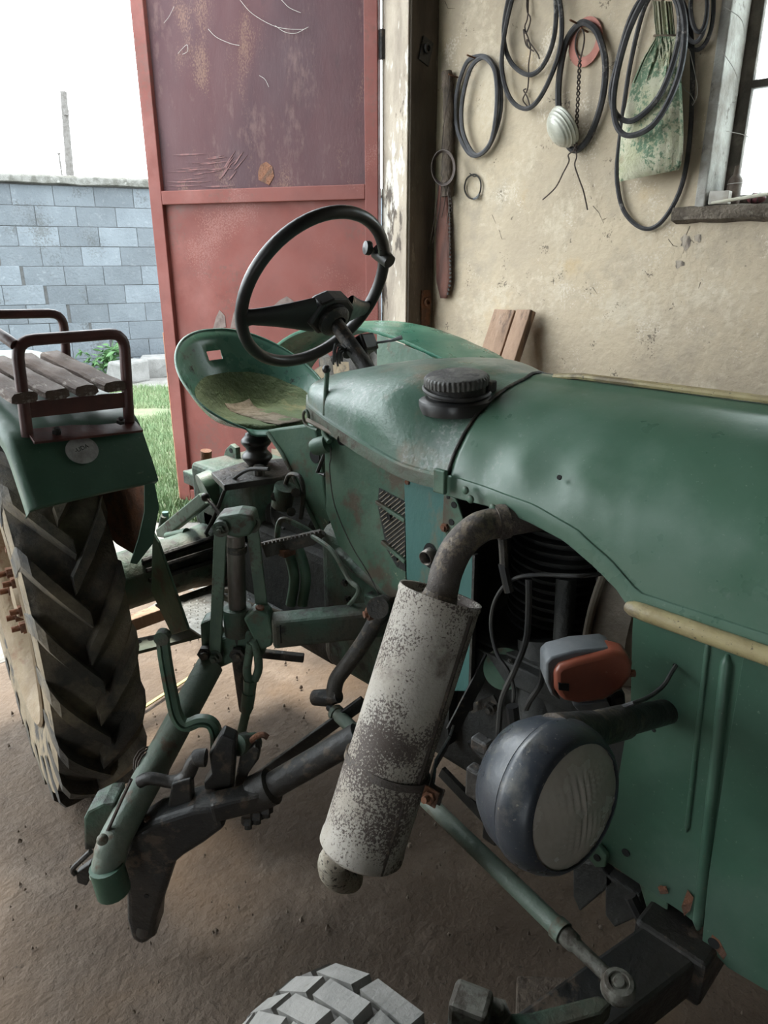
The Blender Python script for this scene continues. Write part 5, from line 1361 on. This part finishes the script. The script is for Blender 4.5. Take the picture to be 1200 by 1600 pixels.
for a, c, D in (((345, 826), (336, 1025), DJ - .01), ((394, 820), (410, 955), DJ + .03)):
    p, q = at(*a, D=D), at(*c, D=D)
    lk = MB().bar(p, q, .030, .010, RGT).build('link', 'pale_green', jk, smooth=False, bevel=.002)
    for e in (p, q): b = MB().cyl(e - FWD * .006, e + FWD * .012, .020, seg=18); b.nut(e - FWD * .005, -FWD, .012, .012); b.build('pin', 'grimy_green', jk)
MB().prism(px([(312, 975), (328, 968), (345, 1000), (388, 985), (412, 990), (414, 1025), (378, 1030), (345, 1045), (322, 1038), (314, 1015)], D=DJ + .01), FWD * .06).build('yoke', 'worn_green', jk, smooth=False, bevel=.008)
MB().prism(px([(380, 968), (395, 955), (420, 960), (428, 990), (425, 1010), (405, 1018), (396, 1000)], D=DJ - .02), FWD * .05).build('block', 'worn_green', jk, smooth=False, bevel=.006)
b = MB().cyl(at(406, 972, D=DJ), at(406, 948, D=DJ), .011, seg=12); b.cyl(at(406, 968, D=DJ), at(406, 960, D=DJ), .018, seg=6); b.build('bolt', 'rust', jk)
for p in ((322, 1018), (372, 1020)): MB().nut(at(*p, D=DJ), -FWD, .020, .016).build('bolt', 'oily_iron', jk)
cl_ = MB().tube(spline(px([(395, 1000), (402, 1020), (404, 1045), (398, 1062)], D=DJ - .02), 4), .011, 10).build('clevis', 'pale_green', jk)
MB().tube(spline(px([(392, 1005), (388, 1030), (386, 1050), (390, 1066)], D=DJ - .02), 4), .011, 10).build('clevis', 'pale_green', jk)
MB().tube(px([(391, 1062), (389, 1092)], D=DJ - .02), [.018, .015], 8).build('adjuster', 'worn_green', jk)
MB().tube(px([(389, 1082), (386, 1105), (384, 1115), (372, 1168)], D=DJ - .02), [.018, .017, .012, .012], 14).build('pull_rod', 'worn_green', jk)
MB().tube(spline(px([(366, 925), (350, 922), (346, 932), (400, 948), (440, 960), (436, 972), (415, 976)], D=DJ + .12), 5), .0085, 8).build('bent_handle', 'shroud_tan', T)
# cross beam to the gearbox
MB().bar(at(425, 985, Y=1.33), at(612, 965, Y=1.16), .075, .07, (0, 0, 1)).build('cross_beam', 'grimy_green', T, smooth=False, bevel=.010)
MB().bar(at(400, 1020, D=1.72), at(475, 1028, D=1.72), .022, .02, (0, 0, 1)).build('step_bar', 'oily_iron', T, smooth=False, bevel=.003)
MB().box(at(440, 985, D=1.58), (.03, .03, .05)).build('beam_socket', 'hole_dark', T, smooth=False)

# ---- mower frame
tb0, tb1 = at(330, 1036, X=.815), V((.455, 1.255, .335))
E0 = at(170, 1318, X=.47) if False else None
t_top = at(328, 1040, D=1.60); t_low = at(172, 1325, D=1.20)
mt = MB().tube(spline([t_top, t_top.lerp(t_low, .5), t_top.lerp(t_low, .93), t_low + V((-.002, 0, -.02)), at(166, 1370, D=1.18)], 6), .035, 18).build('mower_tube', 'link_green', T)
MB().tube([at(166, 1352, D=1.18), at(178, 1392, D=1.18)], .036, 18).build('tube_socket', 'panel_green', mt)
MB().tube([t_top.lerp(t_low, .60), t_top.lerp(t_low, .612)], .033, 18).build('weld_ring', 'worn_green', mt)
MB().sphere(at(160, 1312, D=1.17), .012).build('plug', 'link_green', mt)
b = MB(); p = t_top.lerp(t_low, .61)
for k in range(3): b.tube([p + V((.036 * math.cos(t) * 1.0, .01 * k + .02 * math.sin(t), .036 * math.sin(t))) for t in np.linspace(0, 6.28, 14)], .0025, 5)
b.build('wire_tie', 'wire_rusty', mt)
MB().tube(spline(px([(205, 1218), (190, 1250), (172, 1290), (160, 1318)], D=1.21), 4), .004, 6).build('wire', 'wire_rusty', mt)
DB = 1.24
cst = MB().prism(px([(186, 1345), (200, 1310), (240, 1285), (300, 1265), (330, 1262), (345, 1272), (352, 1295), (318, 1320), (286, 1340), (272, 1352), (262, 1385), (244, 1440), (242, 1466), (222, 1480), (204, 1470), (197, 1440), (196, 1400), (190, 1375)], D=DB), FWD * .085).build('mower_bracket', 'black_iron', T, smooth=False, bevel=.014, bseg=3)
MB().cyl(at(222, 1456, D=DB - .004), at(222, 1456, D=DB + .01), .014, seg=18).build('pivot_pin', 'steel_worn', cst)
dot(cst, 'hole_dark', at(229, 1400, D=DB - .0005), -FWD, .006, .0008)
b = MB(); random.seed(2)
for k in range(60):
    p = at(random.gauss(218, 16), random.gauss(1292, 9), D=DB + .045 + random.uniform(-.02, .03)); b.sphere(p, random.uniform(.006, .014), 6, 4, (1, 1, .7))
dr = b.build('caked_dirt', 'dirt_rust', cst, ang=80); dr['kind'] = 'stuff'
MB().prism(px([(262, 1262), (268, 1225), (298, 1216), (300, 1262)], D=DB + .03), FWD * .03).build('web', 'black_iron', cst, smooth=False, bevel=.004)
MB().tube(spline(px([(218, 1222), (235, 1216), (272, 1222), (292, 1212), (300, 1195), (308, 1185), (322, 1184)], D=DB + .05), 5), [.014] * 10 + [.016] * 15 + [.02] * 6, 12).build('hook_arm', 'black_iron', cst)
MB().prism(px([(326, 1180), (345, 1148), (368, 1158), (362, 1240), (345, 1265), (322, 1252), (318, 1225), (330, 1210)], D=DB + .06), FWD * .04).build('upright', 'black_iron', cst, smooth=False, bevel=.006)
MB().prism(px([(375, 1180), (398, 1166), (406, 1172), (404, 1188), (388, 1210), (374, 1258), (358, 1272), (348, 1262), (362, 1240)], D=DB + .10), FWD * .03).build('lever_plate', 'oily_iron', cst, smooth=False, bevel=.005)
MB().tube(spline(px([(388, 1164), (398, 1152), (410, 1148), (418, 1152)], D=DB + .12), 4), .007, 8).build('hook', 'rust', cst)
MB().cyl(at(350, 1168, D=DB + .10), at(385, 1158, D=DB + .16), .022, seg=14).build('roller', 'black_iron', cst)
MB().cyl(at(372, 1165, D=DB + .11), at(398, 1160, D=DB + .15), .024, seg=14).build('roller', 'grimy_green', cst)
MB().tube(px([(395, 1245), (400, 1240), (425, 1228), (428, 1226), (560, 1150)], D=DB + .06), [.036, .042, .042, .030, .030], 18).build('mower_beam', 'black_iron', T, ang=30)
MB().bar(at(330, 1262, D=DB + .02), at(420, 1240, D=DB + .05), .05, .05, (0, 0, 1)).build('beam_root', 'black_iron', cst, smooth=False, bevel=.008)
for u, v in ((402, 1268), (416, 1258), (388, 1276)): MB().nut(at(u, v, D=DB + .05), (-.3, -.3, -1), .016, .016).build('bolt', 'black_iron', cst)
MB().bar(at(400, 1218, D=DB + .22), at(570, 1095, D=DB + .22), .03, .012, (0, 0, 1)).build('flat_bar', 'black_iron', T, smooth=False, bevel=.002)
bx = MB().prism(px([(130, 1280), (136, 1268), (160, 1256), (180, 1254), (180, 1300), (146, 1328), (131, 1330)], D=1.26), FWD * .07).build('end_box', 'grimy_green', T, smooth=False, bevel=.006)
MB().tube(spline(px([(142, 1330), (126, 1345), (114, 1358), (118, 1366)], D=1.2), 4), .006, 8).build('latch', 'black_iron', bx)
MB().prism(px([(118, 1366), (140, 1350), (145, 1365), (135, 1385), (120, 1380)], D=1.2), FWD * .02).build('latch_plate', 'black_iron', bx, smooth=False, bevel=.003)
# crank lever
pts = px([(254, 995), (258, 1030), (268, 1085), (276, 1118), (290, 1133), (312, 1126), (330, 1130), (338, 1148), (338, 1185)], D=1.42)
b = MB(); rows = []
ps = spline(pts, 5)
for i, p in enumerate(ps):
    d = (ps[min(i + 1, len(ps) - 1)] - ps[max(i - 1, 0)]).normalized(); s = d.cross(FWD).normalized()
    w = .013; rows.append([p + s * w - FWD * .009, p + s * w * .3 - FWD * .011, p + s * w * .2 - FWD * .004, p - s * w * .2 - FWD * .004, p - s * w * .3 - FWD * .011, p - s * w - FWD * .009, p - s * w + FWD * .009, p + s * w + FWD * .009])
b.grid(rows, True); b.add(rows[0], [tuple(range(8))]); b.add(rows[-1], [tuple(range(8))])
ck = b.build('crank_lever', 'worn_green', T, ang=30)
MB().cyl(ps[0] - FWD * .012, ps[0] + FWD * .012, .017, seg=16).build('lever_eye', 'grimy_green', ck)
